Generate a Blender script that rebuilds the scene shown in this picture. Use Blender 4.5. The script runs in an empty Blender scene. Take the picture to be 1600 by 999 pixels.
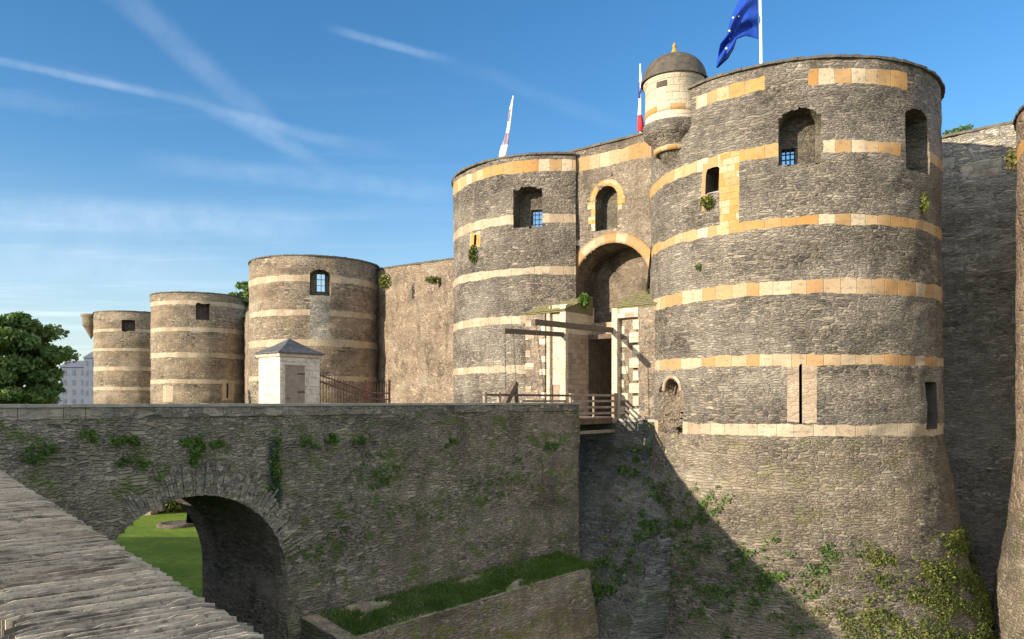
import bpy, math, random
import numpy as np
from mathutils import Vector
random.seed(7); RNG = np.random.default_rng(7)
S = bpy.context.scene
COL = S.collection
# ------------------------------------------------------------------ camera
F = 1200.0; HOR = 627.0                      # focal length and eye level of the photograph, in its own pixels
cam = bpy.data.cameras.new('camera'); camo = bpy.data.objects.new('camera', cam); COL.objects.link(camo)
cam.sensor_width = 36; cam.lens = 36*F/1600; cam.shift_y = (HOR-499.5)/1600
cam.clip_start = 0.05; cam.clip_end = 5000
camo.location = (0, 0, 0); camo.rotation_euler = (math.pi/2, 0, 0)
S.camera = camo
# ------------------------------------------------------------------ light
SUN_AZ = math.radians(58.0)                  # behind the camera, towards the left
SUN_EL = math.radians(14.5)
to_sun = Vector((-math.sin(SUN_AZ)*math.cos(SUN_EL), -math.cos(SUN_AZ)*math.cos(SUN_EL), math.sin(SUN_EL)))
sl = bpy.data.lights.new('sun', 'SUN'); sl.energy = 5.0; sl.angle = math.radians(0.5); sl.color = (1.0, 0.86, 0.68)
so = bpy.data.objects.new('sun', sl); COL.objects.link(so)
so.rotation_euler = to_sun.to_track_quat('Z', 'Y').to_euler()
S.view_settings.view_transform = 'Standard'; S.view_settings.look = 'None'
S.view_settings.exposure = 0.85; S.view_settings.gamma = 1.0; S.view_settings.use_curve_mapping = False
S.render.engine = 'CYCLES'

class T:
    """tiny helper round a node tree"""
    def __init__(s, nt): s.t = nt; nt.nodes.clear()
    def n(s, typ, ins=None, **props):
        nd = s.t.nodes.new(typ)
        for k, v in props.items(): setattr(nd, k, v)
        for k, v in (ins or {}).items():
            sock = nd.inputs[k]
            if isinstance(v, bpy.types.NodeSocket): s.t.links.new(v, sock)
            else: sock.default_value = v
        return nd
    def math(s, op, a, b=0.0, c=None, clamp=False):
        d = {0: a, 1: b}
        if c is not None: d[2] = c
        return s.n('ShaderNodeMath', d, operation=op, use_clamp=clamp).outputs[0]
    def ramp(s, fac, stops, interp='LINEAR'):
        nd = s.n('ShaderNodeValToRGB', {'Fac': fac}); cr = nd.color_ramp; cr.interpolation = interp
        while len(cr.elements) < len(stops): cr.elements.new(0.5)
        for e, (p, c) in zip(cr.elements, stops):
            e.position = p; e.color = (c, c, c, 1) if isinstance(c, (int, float)) else (*c, 1)
        return nd.outputs[0]
    def mix(s, fac, a, b, blend='MIX'):
        nd = s.n('ShaderNodeMix', data_type='RGBA', blend_type=blend)
        for i, v in ((0, fac), (6, a), (7, b)):
            if isinstance(v, bpy.types.NodeSocket): s.t.links.new(v, nd.inputs[i])
            else: nd.inputs[i].default_value = v if i == 0 else (*v[:3], 1)
        return nd.outputs[2]
    def noise(s, vec, scale, detail=3.0, rough=0.55, dim='3D'):
        return s.n('ShaderNodeTexNoise', {'Vector': vec, 'Scale': scale, 'Detail': detail, 'Roughness': rough}, noise_dimensions=dim)
    def step(s, v, lo, hi, a=0.0, b=1.0):
        return s.n('ShaderNodeMapRange', {'Value': v, 'From Min': lo, 'From Max': hi, 'To Min': a, 'To Max': b}, interpolation_type='SMOOTHSTEP').outputs[0]

# ------------------------------------------------------------------ sky
def pxdir(x, y): return Vector(((x-800)/F, 1, (HOR-y)/F)).normalized()
w = bpy.data.worlds.new('World'); S.world = w; w.use_nodes = True
k = T(w.node_tree)
sky = k.n('ShaderNodeTexSky', sky_type='NISHITA', sun_disc=False, sun_elevation=SUN_EL, sun_rotation=math.pi+SUN_AZ,
          altitude=50, air_density=1.0, dust_density=0.35, ozone_density=2.2)
hs = k.n('ShaderNodeHueSaturation', {'Color': sky.outputs[0], 'Saturation': 1.3, 'Value': 0.80, 'Hue': 0.503})
dirv = k.n('ShaderNodeTexCoord').outputs['Generated']
sep = k.n('ShaderNodeSeparateXYZ', {0: dirv})
# thin cirrus: stretched noise on a plane high above
den = k.math('MAXIMUM', sep.outputs[2], 0.03)
px_ = k.math('DIVIDE', sep.outputs[0], den); py_ = k.math('DIVIDE', sep.outputs[1], den)
cl = k.n('ShaderNodeCombineXYZ', {0: px_, 1: py_, 2: 0.0}).outputs[0]
mp = k.n('ShaderNodeMapping', {'Vector': cl, 'Rotation': (0, 0, 0.5), 'Scale': (0.28, 0.85, 1)}).outputs[0]
wisp = k.step(k.noise(mp, 1.1, 6, 0.6).outputs[0], 0.46, 0.86)
leftm = k.step(sep.outputs[0], 0.15, -0.55)
lowm = k.step(sep.outputs[2], 0.42, 0.08)
wispf = k.math('MULTIPLY', k.math('MULTIPLY', wisp, leftm), k.math('MULTIPLY_ADD', lowm, 0.75, 0.12))
def trail(a, b, width, amp, soft=0.03, wob=0.006):
    A = pxdir(*a); B = pxdir(*b); nrm = A.cross(B).normalized(); mid = (A+B).normalized(); half = math.cos(A.angle(B)/2)
    dd = k.n('ShaderNodeVectorMath', {0: dirv, 1: nrm}, operation='DOT_PRODUCT').outputs['Value']
    nz = k.noise(dirv, 7.0, 5, 0.6).outputs[0]
    dd = k.math('ABSOLUTE', k.math('ADD', dd, k.math('MULTIPLY_ADD', nz, wob*2, -wob)))
    al = k.n('ShaderNodeVectorMath', {0: dirv, 1: mid}, operation='DOT_PRODUCT').outputs['Value']
    m1 = k.step(dd, width, width*0.15); m2 = k.step(al, half-soft*0.3, half+soft*0.4)
    nz2 = k.noise(dirv, 22.0, 4, 0.65).outputs[0]
    return k.math('MULTIPLY', k.math('MULTIPLY', m1, m2), k.math('MULTIPLY', k.step(nz2, 0.25, 0.75, 0.35, 1.0), amp))
tot = wispf
for a in (((-200, 52), (250, 150), 0.0065, 0.19, 0.02, 0.004), ((150, 122), (430, 196), 0.008, 0.13, 0.03, 0.008), ((330, 170), (480, 245), 0.013, 0.18, 0.02, 0.01), ((130, -60), (460, 235), 0.022, 0.11, 0.03, 0.012), ((530, 48), (690, 90), 0.007, 0.17, 0.006, 0.006),
          ((700, 100), (980, 200), 0.012, 0.05, 0.03, 0.01), ((-100, 330), (480, 350), 0.03, 0.24, 0.05, 0.012), ((-100, 400), (330, 420), 0.04, 0.22, 0.05, 0.02), ((250, 255), (720, 305), 0.018, 0.12, 0.04, 0.012), ((380, 190), (560, 225), 0.012, 0.15, 0.02, 0.01),
          ((-80, 140), (60, 165), 0.014, 0.15, 0.02, 0.01)):
    tot = k.math('ADD', tot, trail(*a), clamp=True)
lowhaze = k.step(sep.outputs[2], 0.30, -0.02)
skyc = k.mix(k.math('MULTIPLY', lowhaze, 0.55), hs.outputs[0], (2.7, 3.05, 3.5))
skyc = k.mix(tot, skyc, (3.9, 4.4, 5.0))
# bright clouds added behind the camera, out of view, to lift the shade
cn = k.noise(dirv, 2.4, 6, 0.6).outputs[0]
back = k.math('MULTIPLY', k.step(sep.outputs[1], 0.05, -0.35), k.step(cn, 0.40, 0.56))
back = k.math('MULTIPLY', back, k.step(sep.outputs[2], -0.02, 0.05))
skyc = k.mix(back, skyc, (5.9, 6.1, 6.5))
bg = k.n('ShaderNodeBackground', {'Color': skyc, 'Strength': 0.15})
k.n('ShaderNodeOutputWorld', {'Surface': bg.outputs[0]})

# ------------------------------------------------------------------ object helpers
def tag(o, label=None, cat=None, group=None, kind=None):
    if label: o['label'] = label
    if cat: o['category'] = cat
    if group: o['group'] = group
    if kind: o['kind'] = kind
    return o
def thing(name, label, cat, loc=(0, 0, 0), group=None):
    o = bpy.data.objects.new(name, None); COL.objects.link(o); o.location = loc; o.empty_display_size = 0.5
    return tag(o, label, cat, group)
def link(name, me, mat, parent=None):
    o = bpy.data.objects.new(name, me); COL.objects.link(o)
    if mat: me.materials.append(mat)
    if parent:
        o.parent = parent
        off = Vector(parent.location); q = parent
        while q.parent: q = q.parent; off += q.location
        o.location = -off                      # meshes are written in world coordinates
    return o
def npmesh(name, V, Fc, UV=None, smooth=False):
    """V (n,3), Fc (m,4) quads, UV (n,2) per vertex"""
    V = np.asarray(V, float); Fc = np.asarray(Fc, np.int64)
    used, inv = np.unique(Fc, return_inverse=True); Fc = inv.reshape(Fc.shape); V = V[used]
    me = bpy.data.meshes.new(name); m, kk = Fc.shape
    me.vertices.add(len(V)); me.vertices.foreach_set('co', V.ravel())
    me.loops.add(m*kk); me.loops.foreach_set('vertex_index', Fc.ravel().astype(np.int32))
    me.polygons.add(m); me.polygons.foreach_set('loop_start', (np.arange(m)*kk).astype(np.int32))
    me.update(calc_edges=True)
    if UV is not None:
        UV = np.asarray(UV, float)[used]
        me.uv_layers.new(name='UVMap').data.foreach_set('uv', UV[Fc.ravel()].ravel())
    else: boxuv(me)
    if smooth: me.polygons.foreach_set('use_smooth', np.ones(m, bool))
    me.update()
    return me
def boxuv(me):
    ul = me.uv_layers.new(name='UVMap') if not me.uv_layers else me.uv_layers[0]
    vs = me.vertices
    for p in me.polygons:
        n = p.normal
        if abs(n.z) > 0.75: a = Vector((G[0], G[1], 0)); b = Vector((D[0], D[1], 0))
        else:
            a = Vector((-n.y, n.x, 0)).normalized(); b = Vector((0, 0, 1))
        for li in p.loop_indices:
            c = vs[me.loops[li].vertex_index].co; ul.data[li].uv = (c.dot(a), c.dot(b))
class MB:
    """collects boxes and tubes in world coordinates into one mesh"""
    def __init__(s): s.v = []; s.f = []
    def add(s, V, Fc):
        o = len(s.v); s.v += [tuple(x) for x in V]; s.f += [tuple(i+o for i in f) for f in Fc]
    def hexa(s, p):      # 8 points: bottom 4 ccw, top 4 ccw
        s.add(p, [(3, 2, 1, 0), (4, 5, 6, 7), (0, 1, 5, 4), (1, 2, 6, 5), (2, 3, 7, 6), (3, 0, 4, 7)])
    def box(s, u0, u1, p0, p1, z0, z1, j=0.0, frame=None):
        fr = frame or W
        P = [fr(u, p, z) for z in (z0, z1) for (u, p) in ((u0, p0), (u1, p0), (u1, p1), (u0, p1))]
        if j: P = [(a+random.uniform(-j, j), b+random.uniform(-j, j), c+random.uniform(-j, j)) for a, b, c in P]
        s.hexa(P)
    def bar(s, a, b, w, h=None, up=(0, 0, 1)):
        a = Vector(a); b = Vector(b); d = (b-a).normalized(); up = Vector(up)
        if abs(d.dot(up)) > 0.95: up = Vector((0, 1, 0))
        x = d.cross(up).normalized()*w/2; y = x.cross(d).normalized()*(h or w)/2
        s.hexa([a-x-y, a+x-y, b+x-y, b-x-y, a-x+y, a+x+y, b+x+y, b-x+y])
    def tube(s, pts, r, n=8):
        if not hasattr(r, '__len__'): r = [r]*len(pts)
        o = len(s.v); pts = [Vector(p) for p in pts]
        for i, p in enumerate(pts):
            d = (pts[min(i+1, len(pts)-1)]-pts[max(i-1, 0)]).normalized()
            up = Vector((0, 0, 1)) if abs(d.z) < 0.9 else Vector((0, 1, 0))
            x = d.cross(up).normalized(); y = d.cross(x)
            for q in range(n):
                a = 2*math.pi*q/n; s.v.append(tuple(p+(x*math.cos(a)+y*math.sin(a))*r[i]))
        for i in range(len(pts)-1):
            for q in range(n):
                s.f.append((o+i*n+q, o+i*n+(q+1) % n, o+(i+1)*n+(q+1) % n, o+(i+1)*n+q))
        s.f.append(tuple(o+q for q in range(n))[::-1]); s.f.append(tuple(o+(len(pts)-1)*n+q for q in range(n)))
    def lathe(s, c, prof, n=48, a0=0, a1=2*math.pi, cap=False):
        o = len(s.v); full = abs(a1-a0-2*math.pi) < 1e-6; m = n if full else n+1
        for r, z in prof:
            for q in range(m):
                a = a0+(a1-a0)*q/n; s.v.append((c[0]+r*math.sin(a), c[1]-r*math.cos(a), z))
        for i in range(len(prof)-1):
            for q in range(n):
                q2 = (q+1) % m
                s.f.append((o+i*m+q, o+i*m+q2, o+(i+1)*m+q2, o+(i+1)*m+q))
        if cap: s.f.append(tuple(o+(len(prof)-1)*m+q for q in range(m)))
    def build(s, name, mat, parent=None, bevel=0.0, smooth=False):
        me = bpy.data.meshes.new(name); me.from_pydata(s.v, [], s.f); me.update(); boxuv(me)
        if smooth:
            me.polygons.foreach_set('use_smooth', [True]*len(me.polygons)); me.update()
        o = link(name, me, mat, parent)
        if bevel:
            b = o.modifiers.new('bevel', 'BEVEL'); b.width = bevel; b.segments = 2; b.limit_method = 'ANGLE'
        return o

# frame of the gate and the bridge: u along the gate wall (to the right), p outwards along the bridge
AZ = math.radians(39.73)
D = (-math.sin(AZ), -math.cos(AZ)); G = (math.cos(AZ), -math.sin(AZ)); O0 = (6.4, 54.1)
def W(u, p, z): return (O0[0]+u*G[0]+p*D[0], O0[1]+u*G[1]+p*D[1], z)
def Wnp(u, p, z): return np.stack([O0[0]+u*G[0]+p*D[0], O0[1]+u*G[1]+p*D[1], z+0*u], -1)

def hn(u, v, amp, seed, fmin=0.6, fmax=5.0, n=14):
    """smooth pseudo noise"""
    r = np.random.default_rng(seed); out = 0*u
    for i in range(n):
        f = fmin*(fmax/fmin)**(i/(n-1)); a = r.uniform(0, 2*math.pi)
        out = out+np.sin(f*(u*math.cos(a)+1.6*v*math.sin(a))+r.uniform(0, 6.28))*f**-0.5
    return out*amp/2.2

def arch_poly(u0, u1, v0, v1, rise, n=14):
    """rectangle u0..u1, v0..v1 whose top is an arc of the given rise"""
    pts = [(u0, v0), (u1, v0)]
    h = (u1-u0)/2; rise = max(rise, 0.001); R = (h*h+rise*rise)/(2*rise); c = (u0+u1)/2; zc = v1-R; a = math.asin(min(1, h/R))
    for i in range(n+1):
        t = a-2*a*i/n; pts.append((c+R*math.sin(t), zc+R*math.cos(t)))
    return np.array(pts)
def rect_poly(u0, u1, v0, v1): return np.array([(u0, v0), (u1, v0), (u1, v1), (u0, v1)])
def inside(poly, x, y):
    r = np.zeros(x.shape, bool); n = len(poly)
    for i in range(n):
        x0, y0 = poly[i]; x1, y1 = poly[(i+1) % n]
        if y0 == y1: continue
        c = ((y0 > y) != (y1 > y)) & (x < (x1-x0)*(y-y0)/(y1-y0)+x0); r ^= c
    return r
def snap(poly, U, V, du, dv):
    """pull grid points near the outline onto it"""
    bb0 = poly.min(0)-[du, dv]; bb1 = poly.max(0)+[du, dv]
    idx = np.where((U > bb0[0]) & (U < bb1[0]) & (V > bb0[1]) & (V < bb1[1]))
    if len(idx[0]) == 0: return
    px, py = U[idx]/du, V[idx]/dv; best = np.full(px.shape, 1e9); bx = px.copy(); by = py.copy()
    for i in range(len(poly)):
        a = poly[i]/[du, dv]; b = poly[(i+1) % len(poly)]/[du, dv]; d = b-a; L = (d**2).sum()
        if L == 0: continue
        t = np.clip(((px-a[0])*d[0]+(py-a[1])*d[1])/L, 0, 1); qx = a[0]+t*d[0]; qy = a[1]+t*d[1]
        e = (px-qx)**2+(py-qy)**2; m = e < best; best[m] = e[m]; bx[m] = qx[m]; by[m] = qy[m]
    m = best < 0.52**2
    U[tuple(i[m] for i in idx)] = bx[m]*du; V[tuple(i[m] for i in idx)] = by[m]*dv
    for c in poly if len(poly) < 6 else poly[:3]:
        e = ((U[idx]-c[0])/du)**2+((V[idx]-c[1])/dv)**2; q = e.argmin()
        U[idx[0][q], idx[1][q]] = c[0]; V[idx[0][q], idx[1][q]] = c[1]
def axis(a, b, step, extra=()):
    n = max(1, int(round((b-a)/step))); base = list(np.linspace(a, b, n+1))
    for e in extra:
        if not (a < e < b): continue
        i = int(np.argmin([abs(x-e) for x in base]))
        if 0 < i < len(base)-1: base[i] = e
        else: base.append(e)
    return np.array(sorted(set(base)))
def surface(P, us, vs, holes=(), regions=(), keep=None, edge_jit=0.0):
    """regions: (key, u0,u1,v0,v1). returns {key: (V, F, UV)}; key None is the plain wall"""
    U, V = np.meshgrid(us, vs, indexing='ij'); U = U.astype(float); V = V.astype(float)
    du = np.diff(us).mean(); dv = np.diff(vs).mean(); U0, V0 = U.copy(), V.copy()
    cu = (U[:-1, :-1]+U[1:, 1:])/2; cv = (V[:-1, :-1]+V[1:, 1:])/2
    if edge_jit: V[1:-1, 1:-1] += RNG.uniform(-edge_jit, edge_jit, V[1:-1, 1:-1].shape); U[1:-1, 1:-1] += RNG.uniform(-edge_jit, edge_jit, V[1:-1, 1:-1].shape)
    V[1:-1, 1:-1] += hn(U[1:-1, 1:-1], V[1:-1, 1:-1], 0.055, 77, 1.5, 14.0) if edge_jit else 0
    for h in list(holes)+([keep] if keep is not None else []): snap(h, U, V, du, dv)
    cu2 = (U[:-1, :-1]+U[1:, 1:]+U[1:, :-1]+U[:-1, 1:])/4; cv2 = (V[:-1, :-1]+V[1:, 1:]+V[1:, :-1]+V[:-1, 1:])/4
    lab = np.zeros(cu.shape, int); keys = [None]
    for key, a, b, c, d in regions:
        if key not in keys: keys.append(key)
        lab[(cu > a) & (cu < b) & (cv > c) & (cv < d)] = keys.index(key)
    for h in holes: lab[inside(h, cu2, cv2)] = -1
    if keep is not None: lab[~inside(keep, cu2, cv2)] = -1
    X = P(U.ravel(), V.ravel()); nv = len(vs); ii = np.arange(U.size).reshape(U.shape)
    q = np.stack([ii[:-1, :-1], ii[1:, :-1], ii[1:, 1:], ii[:-1, 1:]], -1)
    UV = np.stack([U.ravel(), V.ravel()], -1); out = {}
    for i, key in enumerate(keys):
        f = q[lab == i]
        if len(f): out[key] = (X, f, UV)
    return out
def jamb(P3, poly, d0, d1, n=3, sub=0.15):
    """side walls of an opening: P3(u,v,depth)"""
    pts = []
    for i in range(len(poly)):
        a, b = poly[i], poly[(i+1) % len(poly)]; m = max(1, int(np.hypot(*(b-a))/sub))
        for j in range(m): pts.append(a+(b-a)*j/m)
    pts = np.array(pts+[pts[0]]); ds = np.linspace(d0, d1, n+1)
    L = np.concatenate([[0], np.cumsum(np.hypot(*np.diff(pts, axis=0).T))])
    X = np.concatenate([P3(pts[:, 0], pts[:, 1], d) for d in ds]); m = len(pts)
    UV = np.concatenate([np.stack([np.full(m, d), L], -1) for d in ds])
    Fc = [(k*m+i, (k+1)*m+i, (k+1)*m+i+1, k*m+i+1) for k in range(n) for i in range(m-1)]
    return X, np.array(Fc), UV
def join(parts):
    V = []; Fc = []; UV = []; o = 0
    for v, f, u in parts: V.append(v); Fc.append(f+o); UV.append(u); o += len(v)
    return np.concatenate(V), np.concatenate(Fc), np.concatenate(UV)

# ------------------------------------------------------------------ materials
def base_mat(name):
    m = bpy.data.materials.new(name); m.use_nodes = True; k = T(m.node_tree)
    return m, k
def finish(k, col, height=None, dist=0.03, rough=0.9, spec=0.2, strength=1.0, extra=None):
    ins = {'Base Color': col, 'Roughness': rough, 'Specular IOR Level': spec}
    if height is not None:
        ins['Normal'] = k.n('ShaderNodeBump', {'Height': height, 'Distance': dist, 'Strength': strength}).outputs[0]
    b = k.n('ShaderNodeBsdfPrincipled', {**ins, **(extra or {})})
    k.n('ShaderNodeOutputMaterial', {'Surface': b.outputs[0]}); return b
def masonry(name, stones, mortar, sx=0.5, sy=0.13, mw=0.10, dist=0.06, tint=(0.30, 0.24, 0.17), tintf=0.5, moss=0.0, mosscol=(0.045, 0.065, 0.02), seed=0.0,
            blotch=0.5, green_strip=None, streak=0.28, pale=0.15, lichen=None):
    m, k = base_mat(name)
    uv = k.n('ShaderNodeUVMap', uv_map='UVMap').outputs[0]
    uv = k.n('ShaderNodeMapping', {'Vector': uv, 'Location': (seed*13.1, seed*7.7, 0)}).outputs[0]
    nz = k.noise(uv, 1.3, 4, 0.6).outputs[1]
    wob = k.n('ShaderNodeVectorMath', {0: k.n('ShaderNodeVectorMath', {0: nz, 1: (0.5, 0.5, 0.5)}, operation='SUBTRACT').outputs[0], 1: (0.6, 0.13, 0)}, operation='MULTIPLY').outputs[0]
    uvw = k.n('ShaderNodeVectorMath', {0: uv, 1: wob}, operation='ADD').outputs[0]
    big = k.noise(uv, 0.22, 5, 0.62).outputs[0]
    med = k.noise(uv, 1.1, 5, 0.65).outputs[0]
    def cells(fx, fy, off):
        c = k.n('ShaderNodeMapping', {'Vector': uvw, 'Location': (off, off*1.7, 0), 'Scale': (1/fx, 1/fy, 1)}).outputs[0]
        v = k.n('ShaderNodeTexVoronoi', {'Vector': c, 'Scale': 1.0, 'Randomness': 0.9}, voronoi_dimensions='2D')
        e = k.n('ShaderNodeTexVoronoi', {'Vector': c, 'Scale': 1.0, 'Randomness': 0.9}, voronoi_dimensions='2D', feature='DISTANCE_TO_EDGE')
        return k.n('ShaderNodeSeparateColor', {0: v.outputs['Color']}).outputs[0], e.outputs['Distance']
    r1, e1 = cells(sx, sy, 0.0); r2, e2 = cells(sx*0.5, sy*0.62, 5.3)
    pick = k.step(med, 0.45, 0.57)
    r = k.n('ShaderNodeMix', {0: pick, 2: r1, 3: r2}).outputs[0]; e = k.n('ShaderNodeMix', {0: pick, 2: e1, 3: e2}).outputs[0]
    fine = k.noise(k.n('ShaderNodeMapping', {'Vector': uvw, 'Scale': (3.0, 20.0, 1)}).outputs[0], 1.0, 5, 0.7).outputs[0]
    grit = k.noise(uv, 16.0, 4, 0.7).outputs[0]
    n = len(stones)
    col = k.ramp(r, [(i/n, c) for i, c in enumerate(stones)], 'CONSTANT')
    col = k.mix(k.math('MULTIPLY', k.step(fine, 0.42, 0.62), streak), col, tint, 'MIX')
    col = k.mix(k.step(fine, 0.52, 0.36, 0, 0.75), col, (0.25, 0.24, 0.24), 'MULTIPLY')
    col = k.mix(k.step(e, 0.04, 0.0, 0, 0.6), col, (0.35, 0.33, 0.31), 'MULTIPLY')
    mm = k.step(e, mw*1.2, mw*0.25)
    mm = k.math('MULTIPLY', mm, k.step(med, 0.25, 0.6, 0.45, 1.0))
    col = k.mix(mm, col, mortar)
    # big soft changes of tone: weathering that belongs to the wall
    col = k.mix(k.math('MULTIPLY', k.step(big, 0.38, 0.62), k.math('MULTIPLY', k.step(grit, 0.25, 0.75, 0.5, 1.3), tintf)), col, tint)
    drk = k.noise(k.n('ShaderNodeMapping', {'Vector': uv, 'Scale': (0.6, 0.25, 1), 'Location': (31, 4, 0)}).outputs[0], 1.0, 6, 0.65).outputs[0]
    zone = k.noise(k.n('ShaderNodeMapping', {'Vector': uv, 'Scale': (0.10, 0.42, 1), 'Location': (7, 3, 0)}).outputs[0], 1.0, 4, 0.6).outputs[0]
    col = k.mix(k.step(zone, 0.46, 0.62, 0.0, 0.45), col, (0.50, 0.50, 0.51), 'MULTIPLY')
    col = k.mix(k.step(zone, 0.46, 0.32, 0.0, 0.5), col, (0.43, 0.375, 0.29))
    col = k.mix(k.step(drk, 0.46, 0.66, 0.0, blotch), col, (0.33, 0.33, 0.34), 'MULTIPLY')
    sp = k.noise(k.n('ShaderNodeMapping', {'Vector': uv, 'Scale': (1.0, 2.2, 1)}).outputs[0], 4.5, 3, 0.6).outputs[0]
    col = k.mix(k.step(sp, 0.62, 0.70, 0, pale*4), col, (0.46, 0.40, 0.31))
    col = k.mix(k.step(grit, 0.3, 0.75, 0.0, 0.45), col, (0.4, 0.4, 0.4), 'OVERLAY')
    if lichen:
        ln = k.noise(k.n('ShaderNodeMapping', {'Vector': uv, 'Location': (3, 9, 0)}).outputs[0], 0.5, 6, 0.7).outputs[0]
        col = k.mix(k.step(ln, 0.60, 0.68, 0, 0.7), col, lichen)
    if moss:
        mn = k.noise(k.n('ShaderNodeMapping', {'Vector': uv, 'Scale': (0.9, 1.3, 1), 'Location': (9, 2, 0)}).outputs[0], 0.8, 8, 0.72).outputs[0]
        mf = k.math('MULTIPLY', k.step(mn, 0.50, 0.62), moss, clamp=True)
        col = k.mix(mf, col, k.mix(grit, mosscol, tuple(c*2.2 for c in mosscol)))
    if green_strip:
        sx_ = k.n('ShaderNodeSeparateXYZ', {0: k.n('ShaderNodeUVMap', uv_map='UVMap').outputs[0]})
        dx = k.math('ABSOLUTE', k.math('SUBTRACT', k.math('ADD', sx_.outputs[0], k.math('MULTIPLY_ADD', med, 0.5, -0.25)), green_strip[0]))
        s_ = k.math('MULTIPLY', k.step(dx, green_strip[1], green_strip[1]*0.3), k.math('MULTIPLY', k.step(sx_.outputs[1], green_strip[2], green_strip[2]+1), k.step(sx_.outputs[1], green_strip[3], green_strip[3]-1)))
        col = k.mix(k.math('MULTIPLY', s_, 0.92), col, (0.02, 0.055, 0.035))
    h = k.math('ADD', k.math('MULTIPLY', k.step(e, 0.0, 0.22), 0.6), k.math('MULTIPLY', r, 0.55))
    h = k.math('ADD', h, k.math('ADD', k.math('MULTIPLY', fine, 0.55), k.math('MULTIPLY', grit, 0.30)))
    finish(k, col, h, dist)
    return m
def ashlar(name, colours, joint=0.75, row=None, dist=0.02, stain=(0.30, 0.15, 0.06), stainf=0.3, seed=0.0, dirt=0.4, jointcol=(0.26, 0.21, 0.155)):
    """dressed stone: colours = list of block colours; row None is a single course"""
    m, k = base_mat(name)
    uv = k.n('ShaderNodeUVMap', uv_map='UVMap').outputs[0]
    uv = k.n('ShaderNodeMapping', {'Vector': uv, 'Location': (seed*3.7+100, 100, 0)}).outputs[0]
    sp = k.n('ShaderNodeSeparateXYZ', {0: uv})
    n = len(colours)
    if row:
        rw = k.math('FLOOR', k.math('DIVIDE', sp.outputs[1], row)); fr = k.math('FRACT', k.math('DIVIDE', sp.outputs[1], row))
        sh = k.n('ShaderNodeTexWhiteNoise', {'W': rw}, noise_dimensions='1D').outputs[0]
        cu = k.math('ADD', k.math('DIVIDE', sp.outputs[0], joint), k.math('MULTIPLY', sh, 37.3))
        ev = k.math('MULTIPLY', k.math('MINIMUM', fr, k.math('SUBTRACT', 1.0, fr)), row)
    else:
        cu = k.math('DIVIDE', sp.outputs[0], joint); ev = None
    vr = k.n('ShaderNodeTexVoronoi', {'W': cu, 'Scale': 1.0, 'Randomness': 0.75}, voronoi_dimensions='1D')
    ve = k.n('ShaderNodeTexVoronoi', {'W': cu, 'Scale': 1.0, 'Randomness': 0.75}, voronoi_dimensions='1D', feature='DISTANCE_TO_EDGE')
    r = k.n('ShaderNodeSeparateColor', {0: vr.outputs['Color']}).outputs[0]
    ed = k.math('MULTIPLY', ve.outputs['Distance'], joint)
    if ev is not None: ed = k.math('MINIMUM', ed, ev)
    col = k.ramp(r, [(i/n, c) for i, c in enumerate(colours)], 'CONSTANT')
    nz = k.noise(uv, 1.7, 6, 0.65).outputs[0]; g = k.noise(uv, 14, 5, 0.7).outputs[0]; b = k.noise(uv, 0.35, 4, 0.6).outputs[0]
    col = k.mix(k.math('MULTIPLY', k.step(nz, 0.5, 0.72), stainf), col, stain)
    col = k.mix(k.step(b, 0.45, 0.75, 0, dirt), col, (0.42, 0.40, 0.37), 'MULTIPLY')
    col = k.mix(k.step(g, 0.35, 0.7, 0.0, 0.5), col, (0.55, 0.5, 0.45), 'MULTIPLY')
    col = k.mix(k.step(k.noise(uv, 4.0, 6, 0.7).outputs[0], 0.5, 0.68, 0, 0.55), col, (0.30, 0.25, 0.19))
    col = k.mix(k.step(ed, 0.022, 0.006, 0, 0.5), col, jointcol)
    chip = k.noise(k.n('ShaderNodeMapping', {'Vector': uv, 'Scale': (1.0, 1.6, 1)}).outputs[0], 2.6, 8, 0.75).outputs[0]
    col = k.mix(k.step(chip, 0.52, 0.62, 0, 0.35+dirt*0.8), col, (0.17, 0.145, 0.12))
    h = k.math('ADD', k.step(ed, 0.0, 0.03), k.math('MULTIPLY', k.math('ADD', g, nz), 0.6))
    finish(k, col, h, dist); return m
def plain(name, c1, c2, scale=3.0, dist=0.01, rough=0.85, stretch=(1, 1, 1), spec=0.25, metallic=0.0):
    m, k = base_mat(name); oc = k.n('ShaderNodeTexCoord').outputs['Object']
    v = k.n('ShaderNodeMapping', {'Vector': oc, 'Scale': stretch}).outputs[0]
    n1 = k.noise(v, scale, 6, 0.65).outputs[0]; n2 = k.noise(v, scale*9, 3, 0.6).outputs[0]
    col = k.mix(k.step(n1, 0.3, 0.7), c1, c2)
    finish(k, col, k.math('ADD', n1, k.math('MULTIPLY', n2, 0.5)), dist, rough, spec, extra={'Metallic': metallic}); return m
def leafmat(name, c1, c2, c3, scale=1.2):
    m, k = base_mat(name); geo = k.n('ShaderNodeNewGeometry')
    r = geo.outputs['Random Per Island']; oc = k.n('ShaderNodeTexCoord').outputs['Object']
    nz = k.noise(oc, scale, 3, 0.6).outputs[0]
    col = k.mix(k.step(nz, 0.38, 0.62), k.mix(r, c1, c2), k.mix(r, c2, c3))
    d = k.n('ShaderNodeBsdfPrincipled', {'Base Color': col, 'Roughness': 0.55, 'Specular IOR Level': 0.3})
    tr = k.n('ShaderNodeBsdfTranslucent', {'Color': k.mix(0.5, col, (0.12, 0.16, 0.01))})
    mx = k.n('ShaderNodeMixShader', {0: 0.28, 1: d.outputs[0], 2: tr.outputs[0]})
    k.n('ShaderNodeOutputMaterial', {'Surface': mx.outputs[0]}); return m

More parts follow.
